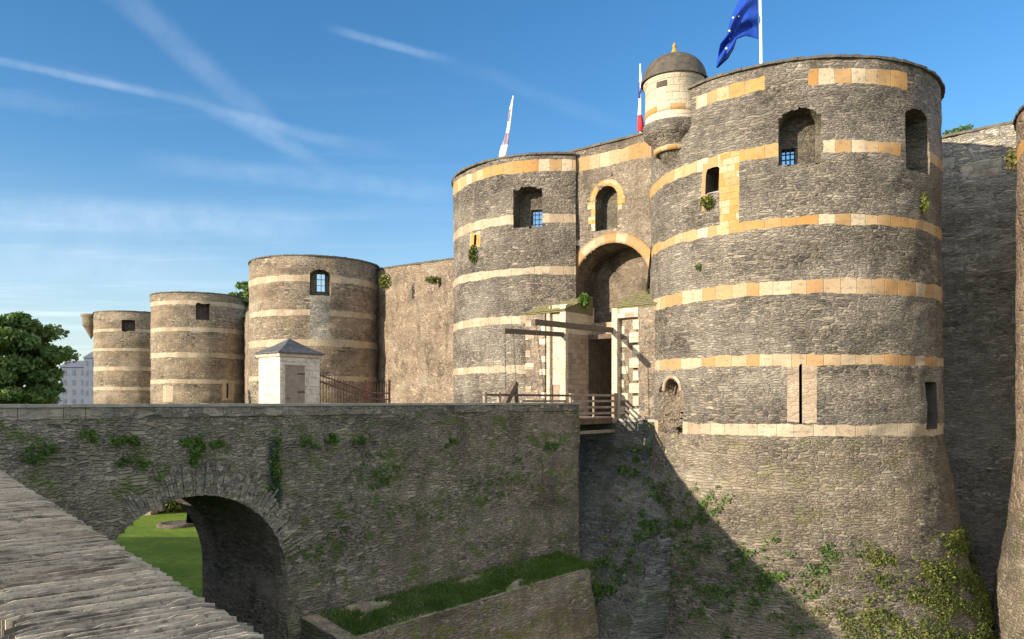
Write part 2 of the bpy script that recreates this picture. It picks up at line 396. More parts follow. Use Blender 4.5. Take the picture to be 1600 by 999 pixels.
SCH = [(0.10, 0.091, 0.083), (0.23, 0.20, 0.165), (0.055, 0.051, 0.05), (0.33, 0.28, 0.215), (0.135, 0.122, 0.11), (0.44, 0.37, 0.28), (0.18, 0.157, 0.13), (0.08, 0.074, 0.069), (0.26, 0.22, 0.17)]
SCHD = [(0.20, 0.18, 0.155), (0.33, 0.285, 0.225), (0.10, 0.092, 0.085), (0.42, 0.36, 0.275), (0.25, 0.22, 0.18), (0.55, 0.47, 0.36), (0.28, 0.245, 0.195)]
TAN = [(0.26, 0.20, 0.14), (0.35, 0.27, 0.19), (0.13, 0.105, 0.08), (0.46, 0.37, 0.27), (0.20, 0.16, 0.12), (0.30, 0.23, 0.16)]
M = {}
M['schist'] = masonry('schist_masonry', SCH, (0.34, 0.29, 0.22), 0.62, 0.135, 0.13, 0.12, tint=(0.37, 0.335, 0.275), tintf=0.5, blotch=0.5)
M['schist_b'] = masonry('schist_masonry_rubble', SCH, (0.34, 0.29, 0.22), 0.5, 0.15, 0.13, 0.12, tint=(0.37, 0.335, 0.275), tintf=0.5, blotch=0.5, seed=3)
M['talus'] = masonry('schist_talus', SCH, (0.34, 0.29, 0.22), 0.6, 0.15, 0.12, 0.14, tint=(0.38, 0.31, 0.22), tintf=0.6, seed=5, moss=0.35, blotch=0.3, mosscol=(0.10, 0.11, 0.03))
M['schist_far'] = masonry('schist_masonry_far', [tuple(c*1.15 for c in s) for s in SCH], (0.36, 0.29, 0.20), 0.8, 0.24, 0.14, 0.10, tint=(0.34, 0.255, 0.17), tintf=0.75, seed=8, blotch=0.35)
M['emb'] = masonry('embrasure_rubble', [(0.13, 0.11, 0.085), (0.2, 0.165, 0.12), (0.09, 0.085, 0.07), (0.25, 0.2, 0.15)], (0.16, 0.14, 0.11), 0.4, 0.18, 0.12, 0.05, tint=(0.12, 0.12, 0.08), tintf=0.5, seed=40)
M['pale_rubble'] = masonry('pale_patch_masonry', [(0.42, 0.33, 0.23), (0.36, 0.28, 0.2), (0.48, 0.38, 0.27), (0.3, 0.24, 0.18)], (0.45, 0.36, 0.26), 0.8, 0.34, 0.05, 0.04, tint=(0.42, 0.33, 0.23), tintf=0.5, seed=44)
M['vault_brown'] = masonry('vault_rubble', [(0.20, 0.155, 0.11), (0.27, 0.21, 0.15), (0.15, 0.12, 0.09), (0.33, 0.26, 0.19)], (0.26, 0.21, 0.15), 0.6, 0.3, 0.08, 0.05, tint=(0.16, 0.13, 0.10), tintf=0.6, seed=41, blotch=0.8)
M['gate'] = masonry('gate_rubble', SCH+[(0.33, 0.27, 0.2)], (0.40, 0.34, 0.26), 0.28, 0.17, 0.16, 0.08, tint=(0.34, 0.27, 0.19), tintf=0.5, seed=11)
M['pier'] = masonry('pier_rubble', TAN+SCH[:4], (0.40, 0.34, 0.26), 0.45, 0.22, 0.14, 0.08, tint=(0.38, 0.29, 0.2), tintf=0.5, seed=12, pale=0.3)
M['curtain_tan'] = masonry('tan_rubble', TAN, (0.42, 0.33, 0.24), 0.9, 0.36, 0.14, 0.15, tint=(0.38, 0.28, 0.19), tintf=0.3, seed=14, blotch=0.5, pale=0.25)
M['curtain_dark'] = masonry('grey_slate_wall', [tuple(x*1.6 for x in c) for c in SCHD], (0.42, 0.40, 0.34), 0.6, 0.14, 0.12, 0.14, tint=(0.50, 0.49, 0.43), tintf=0.5, seed=16, moss=0.3, blotch=0.25, lichen=(0.46, 0.46, 0.38))
M['bridge'] = masonry('bridge_slate_wall', SCHD, (0.36, 0.32, 0.26), 0.42, 0.14, 0.12, 0.12, tint=(0.34, 0.285, 0.20), tintf=0.45, seed=18, moss=0.8, mosscol=(0.075, 0.105, 0.022), blotch=0.5, pale=0.25,
                     green_strip=(28.9, 0.42, -6.6, -1.0))
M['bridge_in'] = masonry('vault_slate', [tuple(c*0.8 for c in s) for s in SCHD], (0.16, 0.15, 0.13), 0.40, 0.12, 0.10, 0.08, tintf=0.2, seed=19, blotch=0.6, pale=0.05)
M['found'] = masonry('foundation_masonry', [tuple(x*f for x, f in zip(c, (0.5, 0.56, 0.62))) for c in SCHD], (0.22, 0.21, 0.19), 0.5, 0.16, 0.09, 0.10, tint=(0.18, 0.18, 0.14), tintf=0.4, seed=21, moss=0.6, blotch=0.5)  # stones darkened and blued, deepening the shade below the gate by colour
M['voussoir_slate'] = masonry('voussoir_slates', SCHD, (0.3, 0.27, 0.22), 0.3, 0.3, 0.05, 0.06, tint=(0.24, 0.22, 0.18), tintf=0.4, seed=24, moss=0.35, mosscol=(0.07, 0.09, 0.02))
M['voussoir'] = masonry('slate_voussoirs', SCHD+[(0.22, 0.21, 0.2)], (0.20, 0.19, 0.16), 0.085, 1.2, 0.14, 0.10, tintf=0.15, seed=23, streak=0.2, moss=0.25)
CRM = [(0.43, 0.355, 0.25), (0.48, 0.405, 0.29), (0.39, 0.31, 0.21), (0.45, 0.38, 0.27), (0.40, 0.315, 0.215)]
M['band_orange'] = ashlar('tuffeau_orange', [(0.45, 0.26, 0.09), (0.50, 0.36, 0.20), (0.42, 0.27, 0.12), (0.46, 0.25, 0.08), (0.47, 0.32, 0.16), (0.43, 0.28, 0.12), (0.55, 0.46, 0.32)], 0.85, stain=(0.42, 0.21, 0.06), stainf=0.4, dirt=0.3)
M['band_mix'] = ashlar('tuffeau_mixed', [(0.42, 0.25, 0.11), (0.50, 0.39, 0.26), (0.44, 0.29, 0.15), (0.42, 0.245, 0.10), (0.44, 0.32, 0.19), (0.46, 0.35, 0.22)], 0.8, stain=(0.40, 0.24, 0.11), stainf=0.3, seed=2, dirt=0.3)
M['band_cream'] = ashlar('tuffeau_cream', CRM, 0.9, stain=(0.40, 0.26, 0.15), stainf=0.4, seed=4, dirt=0.45)
M['orange'] = ashlar('tuffeau_orange_blocks', [(0.53, 0.27, 0.07), (0.56, 0.31, 0.10), (0.52, 0.33, 0.14), (0.56, 0.42, 0.26)], 0.6, 0.38, stain=(0.48, 0.22, 0.05), stainf=0.5, seed=5, dirt=0.3)
M['ashlar'] = ashlar('cream_ashlar', [(0.60, 0.51, 0.38), (0.56, 0.475, 0.35), (0.62, 0.54, 0.41)], 0.7, 0.36, stain=(0.50, 0.36, 0.20), stainf=0.3, seed=6, dirt=0.3, jointcol=(0.48, 0.41, 0.31))
M['turret_stone'] = ashlar('turret_stone', [(0.66, 0.58, 0.44), (0.63, 0.55, 0.41), (0.68, 0.6, 0.46)], 0.8, 0.42, stain=(0.54, 0.42, 0.27), stainf=0.3, seed=16, dirt=0.1, jointcol=(0.55, 0.47, 0.35))
M['ashlar_tan'] = ashlar('tan_ashlar', [(0.40, 0.31, 0.22), (0.34, 0.27, 0.19), (0.44, 0.35, 0.26), (0.30, 0.24, 0.18)], 0.6, 0.35, stain=(0.2, 0.15, 0.1), stainf=0.5, seed=7, dirt=0.5)
M['quoin'] = ashlar('quoin_stone', [(0.66, 0.58, 0.45), (0.60, 0.49, 0.36), (0.38, 0.30, 0.22), (0.68, 0.6, 0.47)], 0.7, 0.40, stain=(0.34, 0.25, 0.17), stainf=0.5, seed=9, dirt=0.35)
M['slate_roof'] = plain('slate_roof', (0.07, 0.07, 0.075), (0.14, 0.135, 0.13), 4, 0.03, 0.6)
M['dome_slate'] = plain('dome_slate', (0.06, 0.052, 0.042), (0.12, 0.10, 0.075), 3, 0.03, 0.7)
M['lichen'] = plain('orange_lichen', (0.45, 0.25, 0.04), (0.35, 0.22, 0.06), 5, 0.02)
M['rim'] = plain('rim_slate', (0.07, 0.068, 0.06), (0.15, 0.13, 0.095), 2.2, 0.04, 0.85)
M['wood'] = plain('weathered_wood', (0.20, 0.155, 0.115), (0.32, 0.26, 0.20), 3, 0.01, 0.8, (1, 1, 1))
M['wood_dark'] = plain('dark_oak', (0.075, 0.05, 0.035), (0.15, 0.11, 0.08), 3, 0.01, 0.8)
M['wood_beam'] = plain('beam_oak', (0.085, 0.065, 0.045), (0.16, 0.125, 0.09), 3, 0.015, 0.8, (3, 3, 3))
M['wood_door'] = plain('grey_door_wood', (0.22, 0.17, 0.13), (0.29, 0.235, 0.185), 3, 0.01, 0.75)
M['iron'] = plain('iron', (0.03, 0.03, 0.032), (0.06, 0.055, 0.05), 8, 0.002, 0.6, metallic=0.5)
M['rust_iron'] = plain('rusty_iron', (0.12, 0.05, 0.035), (0.20, 0.10, 0.07), 8, 0.002, 0.8)
M['dark'] = plain('inside_shade_tone', (0.055, 0.045, 0.037), (0.10, 0.08, 0.062), 2, 0.03)  # dark colour stands in for the shade inside openings
M['white_paint'] = plain('white_pole_paint', (0.78, 0.78, 0.78), (0.7, 0.7, 0.7), 3, 0.001, 0.4)
M['blue_cloth'] = plain('blue_cloth', (0.008, 0.045, 0.30), (0.012, 0.06, 0.36), 2, 0.002, 0.7)
M['gold'] = plain('pale_star_cloth', (0.75, 0.70, 0.35), (0.8, 0.74, 0.4), 2, 0.001)
M['white_cloth'] = plain('white_cloth', (0.72, 0.71, 0.72), (0.62, 0.60, 0.63), 2, 0.002, 0.8)
M['grey_cloth'] = plain('grey_cloth', (0.22, 0.18, 0.22), (0.3, 0.26, 0.3), 2, 0.002, 0.8)
M['red_cloth'] = plain('red_cloth', (0.45, 0.03, 0.04), (0.5, 0.05, 0.05), 2, 0.002, 0.8)
M['navy_cloth'] = plain('navy_cloth', (0.02, 0.03, 0.14), (0.03, 0.04, 0.18), 2, 0.002, 0.8)
M['trunk'] = plain('bark', (0.07, 0.055, 0.04), (0.13, 0.10, 0.075), 3, 0.03)
M['leaf_tree'] = leafmat('tree_leaves', (0.07, 0.14, 0.045), (0.12, 0.20, 0.06), (0.19, 0.27, 0.07), 0.35)
M['leaf_ivy'] = leafmat('ivy_leaves', (0.05, 0.075, 0.018), (0.11, 0.14, 0.025), (0.22, 0.24, 0.05), 1.0)
M['leaf_wall'] = leafmat('wall_plant_leaves', (0.045, 0.105, 0.016), (0.08, 0.16, 0.025), (0.14, 0.22, 0.045), 1.0)
M['straw'] = leafmat('straw_leaves', (0.16, 0.15, 0.06), (0.24, 0.21, 0.09), (0.18, 0.22, 0.06), 1.0)
M['paving'] = plain('paving', (0.26, 0.24, 0.21), (0.33, 0.30, 0.26), 1.0, 0.01)
M['far_wall'] = plain('far_building_wall', (0.10, 0.115, 0.155), (0.12, 0.14, 0.18), 0.6, 0.01)  # blue haze of distance put into the wall colour
M['far_roof'] = plain('far_building_roof', (0.10, 0.11, 0.15), (0.13, 0.14, 0.18), 0.6, 0.01)  # roof colour carries the same distance haze
M['glass'] = plain('window_glass', (0.05, 0.07, 0.11), (0.08, 0.1, 0.14), 1.0, 0.0, 0.15, spec=0.5)
def grassmat():
    m, k = base_mat('lawn_grass'); oc = k.n('ShaderNodeTexCoord').outputs['Object']
    a = k.noise(oc, 0.25, 6, 0.65).outputs[0]; b = k.noise(oc, 2.5, 8, 0.8).outputs[0]
    col = k.mix(k.step(a, 0.35, 0.65), (0.09, 0.17, 0.015), (0.19, 0.26, 0.03)); col = k.mix(k.step(b, 0.4, 0.62, 0, 0.7), col, (0.06, 0.12, 0.012))
    finish(k, col, b, 0.15, 0.9); return m
M['lawn'] = grassmat()
def slatecope():
    m, k = base_mat('coping_slate_edges'); r = k.n('ShaderNodeAttribute', attribute_name='rnd').outputs['Fac']
    oc = k.n('ShaderNodeTexCoord').outputs['Object']
    n1 = k.noise(oc, 9, 6, 0.7).outputs[0]; n2 = k.noise(oc, 60, 4, 0.7).outputs[0]; n3 = k.noise(oc, 1.6, 4, 0.6).outputs[0]
    col = k.ramp(r, [(0, (0.11, 0.095, 0.075)), (0.2, (0.42, 0.36, 0.27)), (0.4, (0.20, 0.175, 0.14)), (0.6, (0.54, 0.46, 0.34)), (0.8, (0.32, 0.275, 0.21))], 'CONSTANT')
    col = k.mix(k.step(n1, 0.42, 0.62, 0, 0.8), col, (0.50, 0.44, 0.34)); col = k.mix(k.step(n2, 0.55, 0.68, 0, 0.7), col, (0.08, 0.07, 0.055))
    col = k.mix(k.step(n3, 0.5, 0.65, 0, 0.4), col, (0.38, 0.30, 0.21))
    n4 = k.noise(oc, 26, 5, 0.75).outputs[0]
    col = k.mix(k.step(n4, 0.56, 0.68, 0, 0.75), col, (0.13, 0.105, 0.08))
    finish(k, col, k.math('ADD', k.math('MULTIPLY', n4, 0.5), n2), 0.004, 0.9); return m
M['coping'] = slatecope()

# ------------------------------------------------------------------ towers
def tower(name, label, c, R, ztop, zbot=-13.2, prof=None, bands=(), regions=(), windows=(), mats=('schist', 'talus'), ztalus=-1.85, du=0.3, dv=0.2,
          th=(-1.9, 1.9), terrace=11.6, back=None, cap=True, noise=0.03, seed=1, jit=0.02, rimw=0.14):
    cx, cy = c; prof = prof or (lambda z: R+0*z)
    a0 = math.atan2(-cx, cy)*0      # theta = 0 faces -Y
    root = thing(name, label, 'tower', (cx, cy, zbot))
    def P3(u, v, d):
        r = prof(v)-d; t = u/R
        nz = hn(u, v, noise, seed) if noise else 0
        r = r+nz*(1 if np.isscalar(d) and d < 0.3 else 0)
        return np.stack([cx+r*np.sin(t), cy-r*np.cos(t), v+0*u], -1)
    P = lambda u, v: P3(u, v, 0.0)
    def hit(x, y):
        m = (x-800)/F; A_ = 1+m*m; B_ = -2*(m*cx+cy); C_ = cx*cx+cy*cy-R*R; dd = B_*B_-4*A_*C_
        Z = (-B_-math.sqrt(max(dd, 0)))/(2*A_); X = m*Z
        return R*math.atan2(X-cx, cy-Z), (HOR-y)/F*Z
    umin, umax = R*th[0], R*th[1]
    regs = []; edges = []
    for b in bands:
        z0, z1, key = b[0]-b[1]/2, b[0]+b[1]/2, b[2]; edges += [z0, z1]
        if len(b) > 3:
            for x0, x1 in b[3]:
                ua = umin if x0 is None else hit(x0, 300)[0]; ub = umax if x1 is None else hit(x1, 300)[0]; regs.append((('stone_band', key, b[0]), ua, ub, z0, z1))
        else: regs.append((('stone_band', key, b[0]), umin-1, umax+1, z0, z1))
    for nm, key, x0, y0, x1, y1 in regions:
        ua, va = hit(x0, y1); ub, vb = hit(x1, y0); va = hit((x0+x1)/2, y1)[1]; vb = hit((x0+x1)/2, y0)[1]
        regs.append(((nm, key, x0), ua, ub, va, vb)); edges += [va, vb]
    if ztalus is not None: edges.append(ztalus)
    if ztalus is not None: regs.insert(0, (('talus', mats[1], 0), umin-1, umax+1, zbot-1, ztalus))
    us = axis(umin, umax, du, [e for r in regs for e in r[1:3] if r[0][0] != 'talus']); vs = axis(zbot, ztop, dv, edges)
    holes = []
    for wd in windows:
        u0, _ = hit(wd['x0'], wd['y1']); u1, _ = hit(wd['x1'], wd['y1']); xm = (wd['x0']+wd['x1'])/2; v0 = hit(xm, wd['y1'])[1]; v1 = hit(xm, wd['y0'])[1]
        wd['poly'] = wd.get('shape', lambda a, b, c_, d: arch_poly(a, b, c_, d, wd.get('rise', 0.1)))(u0, u1, v0, v1); wd['b'] = (u0, u1, v0, v1); holes.append(wd['poly'])
    res = surface(P, us, vs, holes, regs, edge_jit=jit)
    for key, (X, f, UV) in res.items():
        if key is None: link('wall', npmesh('wall', X, f, UV, True), M[mats[0]], root)
        else: link(key[0], npmesh(key[0], X, f, UV, True), M[key[1]], root)
    small = []
    for wd in windows:
        u0, u1, v0, v1 = wd['b']; dep = wd.get('depth', 1.1); parts = [jamb(P3, wd['poly'], 0.0, dep)]
        hole = []
        if 'small' in wd:
            a, b, c_, d = wd['small']; s = rect_poly(u0+(u1-u0)*a, u0+(u1-u0)*b, v0+(v1-v0)*c_, v0+(v1-v0)*d); hole = [s]; small.append((s, wd))
            parts.append(jamb(P3, s, dep, 1.9, 1))
        g = surface(lambda u, v: P3(u, v, dep), axis(u0, u1, 0.12), axis(v0, v1, 0.12), hole, keep=wd['poly'])
        parts.append(g[None])
        X, f, UV = join(parts); wo = link(wd.get('name', 'window'), npmesh('window', X, f, UV), M[wd.get('mat', 'emb')], root)
        if 'small' in wd and wd.get('grille', True):
            mb = MB(); s = hole[0]; (ua, va), (ub, vb) = s[0], s[2]
            dd = dep+0.12; nb = wd.get('nb', 3); nh = wd.get('nh', 4)
            q = lambda u, v: P3(np.array([u]), np.array([v]), dd)[0]
            for i in range(nb+1): mb.bar(q(ua+(ub-ua)*i/nb, va), q(ua+(ub-ua)*i/nb, vb), 0.06)
            for i in range(nh+1): mb.bar(q(ua, va+(vb-va)*i/nh), q(ub, va+(vb-va)*i/nh), 0.06)
            mb.build('grille', M['iron'], wo)
    # inner face of the upper wall, terrace floor
    n2 = axis(umin, umax, 0.5); zt = terrace
    hs_ = [s for s, _ in small]
    gi = surface(lambda u, v: P3(u, v, 1.9), axis(umin, umax, 0.25), axis(zt, ztop, 0.25), hs_)
    link('inner_wall', npmesh('inner_wall', *gi[None], True), M[mats[0]], root)
    mb = MB(); r_ = float(prof(np.array(zt))); mb.lathe(c, [(r_-0.1, zt-0.4), (r_-0.1, zt), (0.01, zt)], 64)
    rb = float(prof(np.array(zbot)))
    mb.lathe(c, [(rb-0.02, zbot), (r_-0.02, zt-0.3)], 32, back or th[1], 2*math.pi+th[0])
    mb.build('terrace', M['paving'], root)
    # coping ring
    rt = float(prof(np.array(ztop))); n = int((umax-umin)/0.35); mb = MB(); rr = np.random.default_rng(seed)
    for i in range(n):
        ta = th[0]+(th[1]-th[0])*i/n; tb = th[0]+(th[1]-th[0])*(i+1)/n-0.0008; ro = rt+rimw+rr.uniform(-0.03, 0.03); h = 0.13+rr.uniform(-0.025, 0.04); zz = ztop+rr.uniform(0, 0.012)
        pt = lambda r, t, z: (cx+r*math.sin(t), cy-r*math.cos(t), z)
        mb.hexa([pt(ro, ta, zz), pt(ro, tb, zz), pt(rt-1.95, tb, zz), pt(rt-1.95, ta, zz), pt(ro, ta, zz+h), pt(ro, tb, zz+h), pt(rt-1.95, tb, zz+h), pt(rt-1.95, ta, zz+h)])
    mb.build('coping', M['rim'], root)
    return root, P3, hit

RA = 8.5; CA = (17.3, 48.2)
profA = lambda z: RA-0.05+np.maximum(0, 8-z)*0.012+np.maximum(0, -1.85-z)*0.15+np.where(np.asarray(z) < -8.6, (-8.6-np.asarray(z))*0.16, 0)
big, PA, hitA = tower('gate_tower', 'largest round castle tower right of the gate, dark slate with orange stone bands', CA, RA, 17.75, prof=profA,
    bands=[(16.85, 0.75, 'band_orange', [(1086, 1195), (1263, 1418)]), (13.2, 0.62, 'band_orange', [(None, 1216), (1287, 1408), (1418, None)]),
           (9.4, 0.52, 'band_orange'), (5.95, 0.72, 'band_mix'), (2.15, 0.55, 'band_mix'), (-1.5, 0.62, 'band_cream')],
    regions=[('window_surround', 'orange', 1124, 240, 1154, 348), ('slit_surround', 'pale_rubble', 1230, 571, 1276, 660), ('window_surround', 'band_mix', 1096, 256, 1104, 330)],
    windows=[dict(x0=1216, x1=1283, y0=168, y1=256, rise=0.55, depth=1.25, small=(0.04, 0.42, 0.03, 0.42), nb=3, nh=4),
             dict(x0=1416, x1=1452, y0=170, y1=268, rise=0.3, depth=1.2),
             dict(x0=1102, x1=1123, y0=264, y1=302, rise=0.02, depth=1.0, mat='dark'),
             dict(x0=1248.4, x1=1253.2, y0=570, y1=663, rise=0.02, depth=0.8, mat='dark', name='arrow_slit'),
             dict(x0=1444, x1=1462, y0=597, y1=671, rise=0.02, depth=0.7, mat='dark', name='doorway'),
             dict(x0=1030, x1=1068, y0=592, y1=676, rise=0.75, depth=0.95, mat='pier', name='broken_doorway')],
    du=0.16, dv=0.12, noise=0.035, seed=2, jit=0.02)
RB = 8.1; CB = (3.3, 63.2)
left, PB, hitB = tower('gate_tower', 'round castle tower left of the gate, with one deep window and an orange top band', CB, RB, 17.7,
    bands=[(16.95, 0.8, 'band_orange'), (13.15, 0.62, 'band_cream'), (9.4, 0.6, 'band_cream'), (5.9, 0.6, 'band_cream'), (2.3, 0.5, 'band_cream')],
    regions=[('slit_surround', 'orange', 733, 364, 751, 387)],
    windows=[dict(x0=802, x1=847, y0=292, y1=355, rise=0.25, depth=1.2, small=(0.48, 0.97, 0.03, 0.52), nb=3, nh=4),
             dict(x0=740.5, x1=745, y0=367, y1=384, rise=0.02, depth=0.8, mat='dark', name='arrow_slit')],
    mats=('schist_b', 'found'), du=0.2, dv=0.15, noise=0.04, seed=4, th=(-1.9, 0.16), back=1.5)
tC, PC, hitC = tower('castle_tower', 'third round tower from the right, behind the white kiosk', (-25.0, 97.8), 8.0, 17.0,
    bands=[(14.4, 0.75, 'band_cream'), (10.4, 0.65, 'band_cream'), (6.8, 0.7, 'band_cream'), (2.7, 0.6, 'band_cream')],
    regions=[('patched_masonry', 'curtain_dark', 484, 462, 516, 530)],
    windows=[dict(x0=484, x1=517, y0=421, y1=462, rise=0.5, depth=1.2, small=(0.33, 0.85, 0.2, 0.9), nb=2, nh=3)],
    mats=('schist_far', 'schist_far'), du=0.4, dv=0.3, noise=0.05, seed=5)
tD, PD, hitD = tower('castle_tower', 'fourth round tower from the right, middle of the three far towers', (-54.2, 133.5), 7.8, 17.8,
    bands=[(16.2, 0.7, 'band_cream'), (11.8, 0.7, 'band_cream'), (7.6, 0.8, 'band_cream'), (3.2, 0.75, 'band_cream')],
    regions=[('slit_surround', 'band_cream', 347, 600, 366, 626), ('patched_masonry', 'band_cream', 255, 603, 270, 628)],
    windows=[dict(x0=306, x1=328, y0=473, y1=500, rise=0.1, depth=1.2, mat='dark'), dict(x0=354, x1=357, y0=599, y1=622, rise=0.02, depth=0.8, mat='dark', name='arrow_slit')],
    mats=('schist_far', 'schist_far'), du=0.5, dv=0.35, noise=0.05, seed=6)
tE, PE, hitE = tower('castle_tower', 'farthest round tower at the left end, with a small corbelled turret', (-77.8, 159.0), 7.8, 17.7,
    bands=[(14.0, 0.6, 'band_cream'), (10.2, 0.5, 'band_cream'), (6.4, 0.8, 'band_cream'), (2.5, 0.7, 'band_cream')],
    windows=[dict(x0=190, x1=211, y0=500, y1=517, rise=0.1, depth=1.2, mat='dark')],
    mats=('schist_far', 'schist_far'), du=0.5, dv=0.35, noise=0.05, seed=7)
def lathe_part(name, c, prof, mat, parent, n=40, smooth=True):
    mb = MB(); mb.lathe(c, prof, n); o = mb.build(name, M[mat], parent, smooth=smooth)
    me = o.data; ul = me.uv_layers[0]
    for p in me.polygons:
        for li in p.loop_indices:
            co = me.vertices[me.loops[li].vertex_index].co; t = math.atan2(co.x-c[0], c[1]-co.y); ul.data[li].uv = (t*max(x[0] for x in prof), co.z)
    return o
cE = (-86.6, 158.0)
et = lathe_part('watch_turret', cE, [(0.1, 12.8), (0.7, 14.0), (1.0, 14.6), (1.5, 15.4), (1.6, 15.5), (1.6, 17.2), (1.9, 17.3), (1.9, 17.8), (0.02, 17.85)], 'schist_far', tE, 24)
profF = lambda z: 8.5+np.maximum(0, -2.0-z)*0.10+np.maximum(0, -7-z)*0.06
tF, PF, hitF = tower('castle_tower', 'sunlit tower cut off by the right edge of the photo', (28.25+7.08, 43.0-4.68), 8.5, 15.5, prof=profF,
    bands=[(13.6, 0.7, 'band_orange')], mats=('curtain_tan', 'talus'), ztalus=-6.0, th=(-2.75, 0.9), du=0.25, dv=0.2, noise=0.025, seed=9)
# lichen crust near the top of that tower
# ------------------------------------------------------------------ curtain walls
def curtain(name, label, a, b, ztop, thick, mat, flare=0.0, zbot=-13.2, step=0.3, noise=0.05, seed=3, bands=(), regs=()):
    """a -> b as seen from outside, left to right; ztop may be a pair"""
    a = Vector((*a, 0)); b = Vector((*b, 0)); d = (b-a); L = d.length; d.normalize(); n = Vector((d.y, -d.x, 0))
    zt = ztop if hasattr(ztop, '__len__') else (ztop, ztop)
    root = thing(name, label, 'wall', (a.x, a.y, zbot))
    def P(u, v):
        top = zt[0]+(zt[1]-zt[0])*u/L; vv = zbot+(v-zbot)*(top-zbot)/(zt[0]-zbot)
        o = hn(u, v, noise, seed)+np.maximum(0, -1-v)*flare
        return np.stack([a.x+d.x*u+n.x*o, a.y+d.y*u+n.y*o, vv], -1)
    rg = [((nm, key, i), u0, u1, v0, v1) for i, (nm, key, u0, u1, v0, v1) in enumerate(regs)]
    res = surface(P, axis(0, L, step, [r[1] for r in rg]+[r[2] for r in rg]), axis(zbot, zt[0], step*0.8, [r[3] for r in rg]+[r[4] for r in rg]), (), rg, edge_jit=0.02)
    for key, (X, f, UV) in res.items():
        nm = 'wall' if key is None else key[0]; link(nm, npmesh(nm, X, f, UV, True), M[mat if key is None else key[1]], root)
    mb = MB(); m = int(L/0.5)
    for i in range(m):
        u0 = L*i/m; u1 = L*(i+1)/m-0.004; z = zt[0]+(zt[1]-zt[0])*(i+0.5)/m; o = 0.1+random.uniform(-0.03, 0.03); h = 0.14+random.uniform(-0.02, 0.03)
        q = lambda u, w_, z_: tuple(a+d*u+n*w_+Vector((0, 0, z_)))
        mb.hexa([q(u0, -thick, z), q(u0, o, z), q(u1, o, z), q(u1, -thick, z), q(u0, -thick, z+h), q(u0, o, z+h), q(u1, o, z+h), q(u1, -thick, z+h)])
    mb.build('coping', M['rim'], root)
    mb = MB(); zb = min(zt)-0.02; mb.hexa([q(0, -thick, zbot), q(0, -0.15, zbot), q(L, -0.15, zbot), q(L, -thick, zbot), q(0, -thick, zb), q(0, -0.15, zb), q(L, -0.15, zb), q(L, -thick, zb)])
    mb.build('wall_core', M[mat], root)
    return root
curtain('castle_wall', 'tan rubble curtain wall between the left gate tower and the tower behind the kiosk', (-18.2, 99.8), (-2.6, 67.0), (17.0, 12.7), 2.2, 'curtain_tan', seed=21)
curtain('castle_wall', 'short stretch of curtain wall between the two nearer far towers', (-47.6, 136.0), (-32.0, 97.0), (14.3, 14.3), 2.2, 'schist_far', seed=22)
curtain('castle_wall', 'short stretch of curtain wall between the two farthest towers', (-72.5, 161.0), (-60.5, 132.5), (14.3, 14.3), 2.2, 'schist_far', seed=23, step=0.5)
rq = []
rs = random.Random(4)
for i in range(15):
    z0 = 9.3-i*0.85
    if rs.random() < 0.8: rq.append(('quoin', 'quoin_grey', 2.05 if i % 2 else 1.9, 2.05+rs.uniform(0.45, 1.15), z0-0.42, z0))
M['quoin_grey'] = ashlar('grey_quoins', [(0.58, 0.53, 0.44), (0.48, 0.45, 0.38), (0.62, 0.53, 0.42)], 0.9, 0.42, stain=(0.15, 0.17, 0.12), stainf=0.5, seed=15, dirt=0.5)
rq += [('pale_course', 'quoin_grey', 3.0, 4.6, 15.0, 15.9), ('pale_course', 'quoin_grey', 5.0, 7.2, 14.2, 15.2)]
curtain('castle_wall', 'shaded slate curtain wall right of the largest tower', (25.2, 52.9), (34.5, 46.2), (17.2, 17.6), 2.2, 'curtain_dark', flare=0.10, step=0.15, noise=0.07, seed=24, regs=rq)

# ------------------------------------------------------------------ gatehouse
gate = thing('gatehouse', 'tall gate wall between the two near towers, with arched portal and stone piers', 'gatehouse', W(0.6, 0, -13.2))
def GP(u, v, d): return Wnp(u, -d+hn(u, v, 0.03, 31)*(1 if np.isscalar(d) and d == 0 else 0), v)
cu = 0.6; ar = 3.3; zs = 7.75
arch = [(-2.7, -1.1), (3.9, -1.1)]+[(cu+ar*math.cos(a), zs+ar*math.sin(a)) for a in np.linspace(0, math.pi, 40)]
arch = np.array(arch)
win = arch_poly(-0.62, 1.22, 12.05, 15.1, 0.92)
regs = [(('stone_band', 'band_mix', 1), -6, 6.5, 16.55, 17.5)]
def gsurf():
    us = axis(-4.6, 7.0, 0.15); vs = axis(-2, 18.05, 0.15, [16.55, 17.5])
    return surface(lambda u, v: GP(u, v, 0), us, vs, [arch, win], regs, edge_jit=0.02)
for key, (X, f, UV) in gsurf().items():
    nm = 'wall' if key is None else key[0]; link(nm, npmesh(nm, X, f, UV, True), M['gate' if key is None else key[1]], gate)
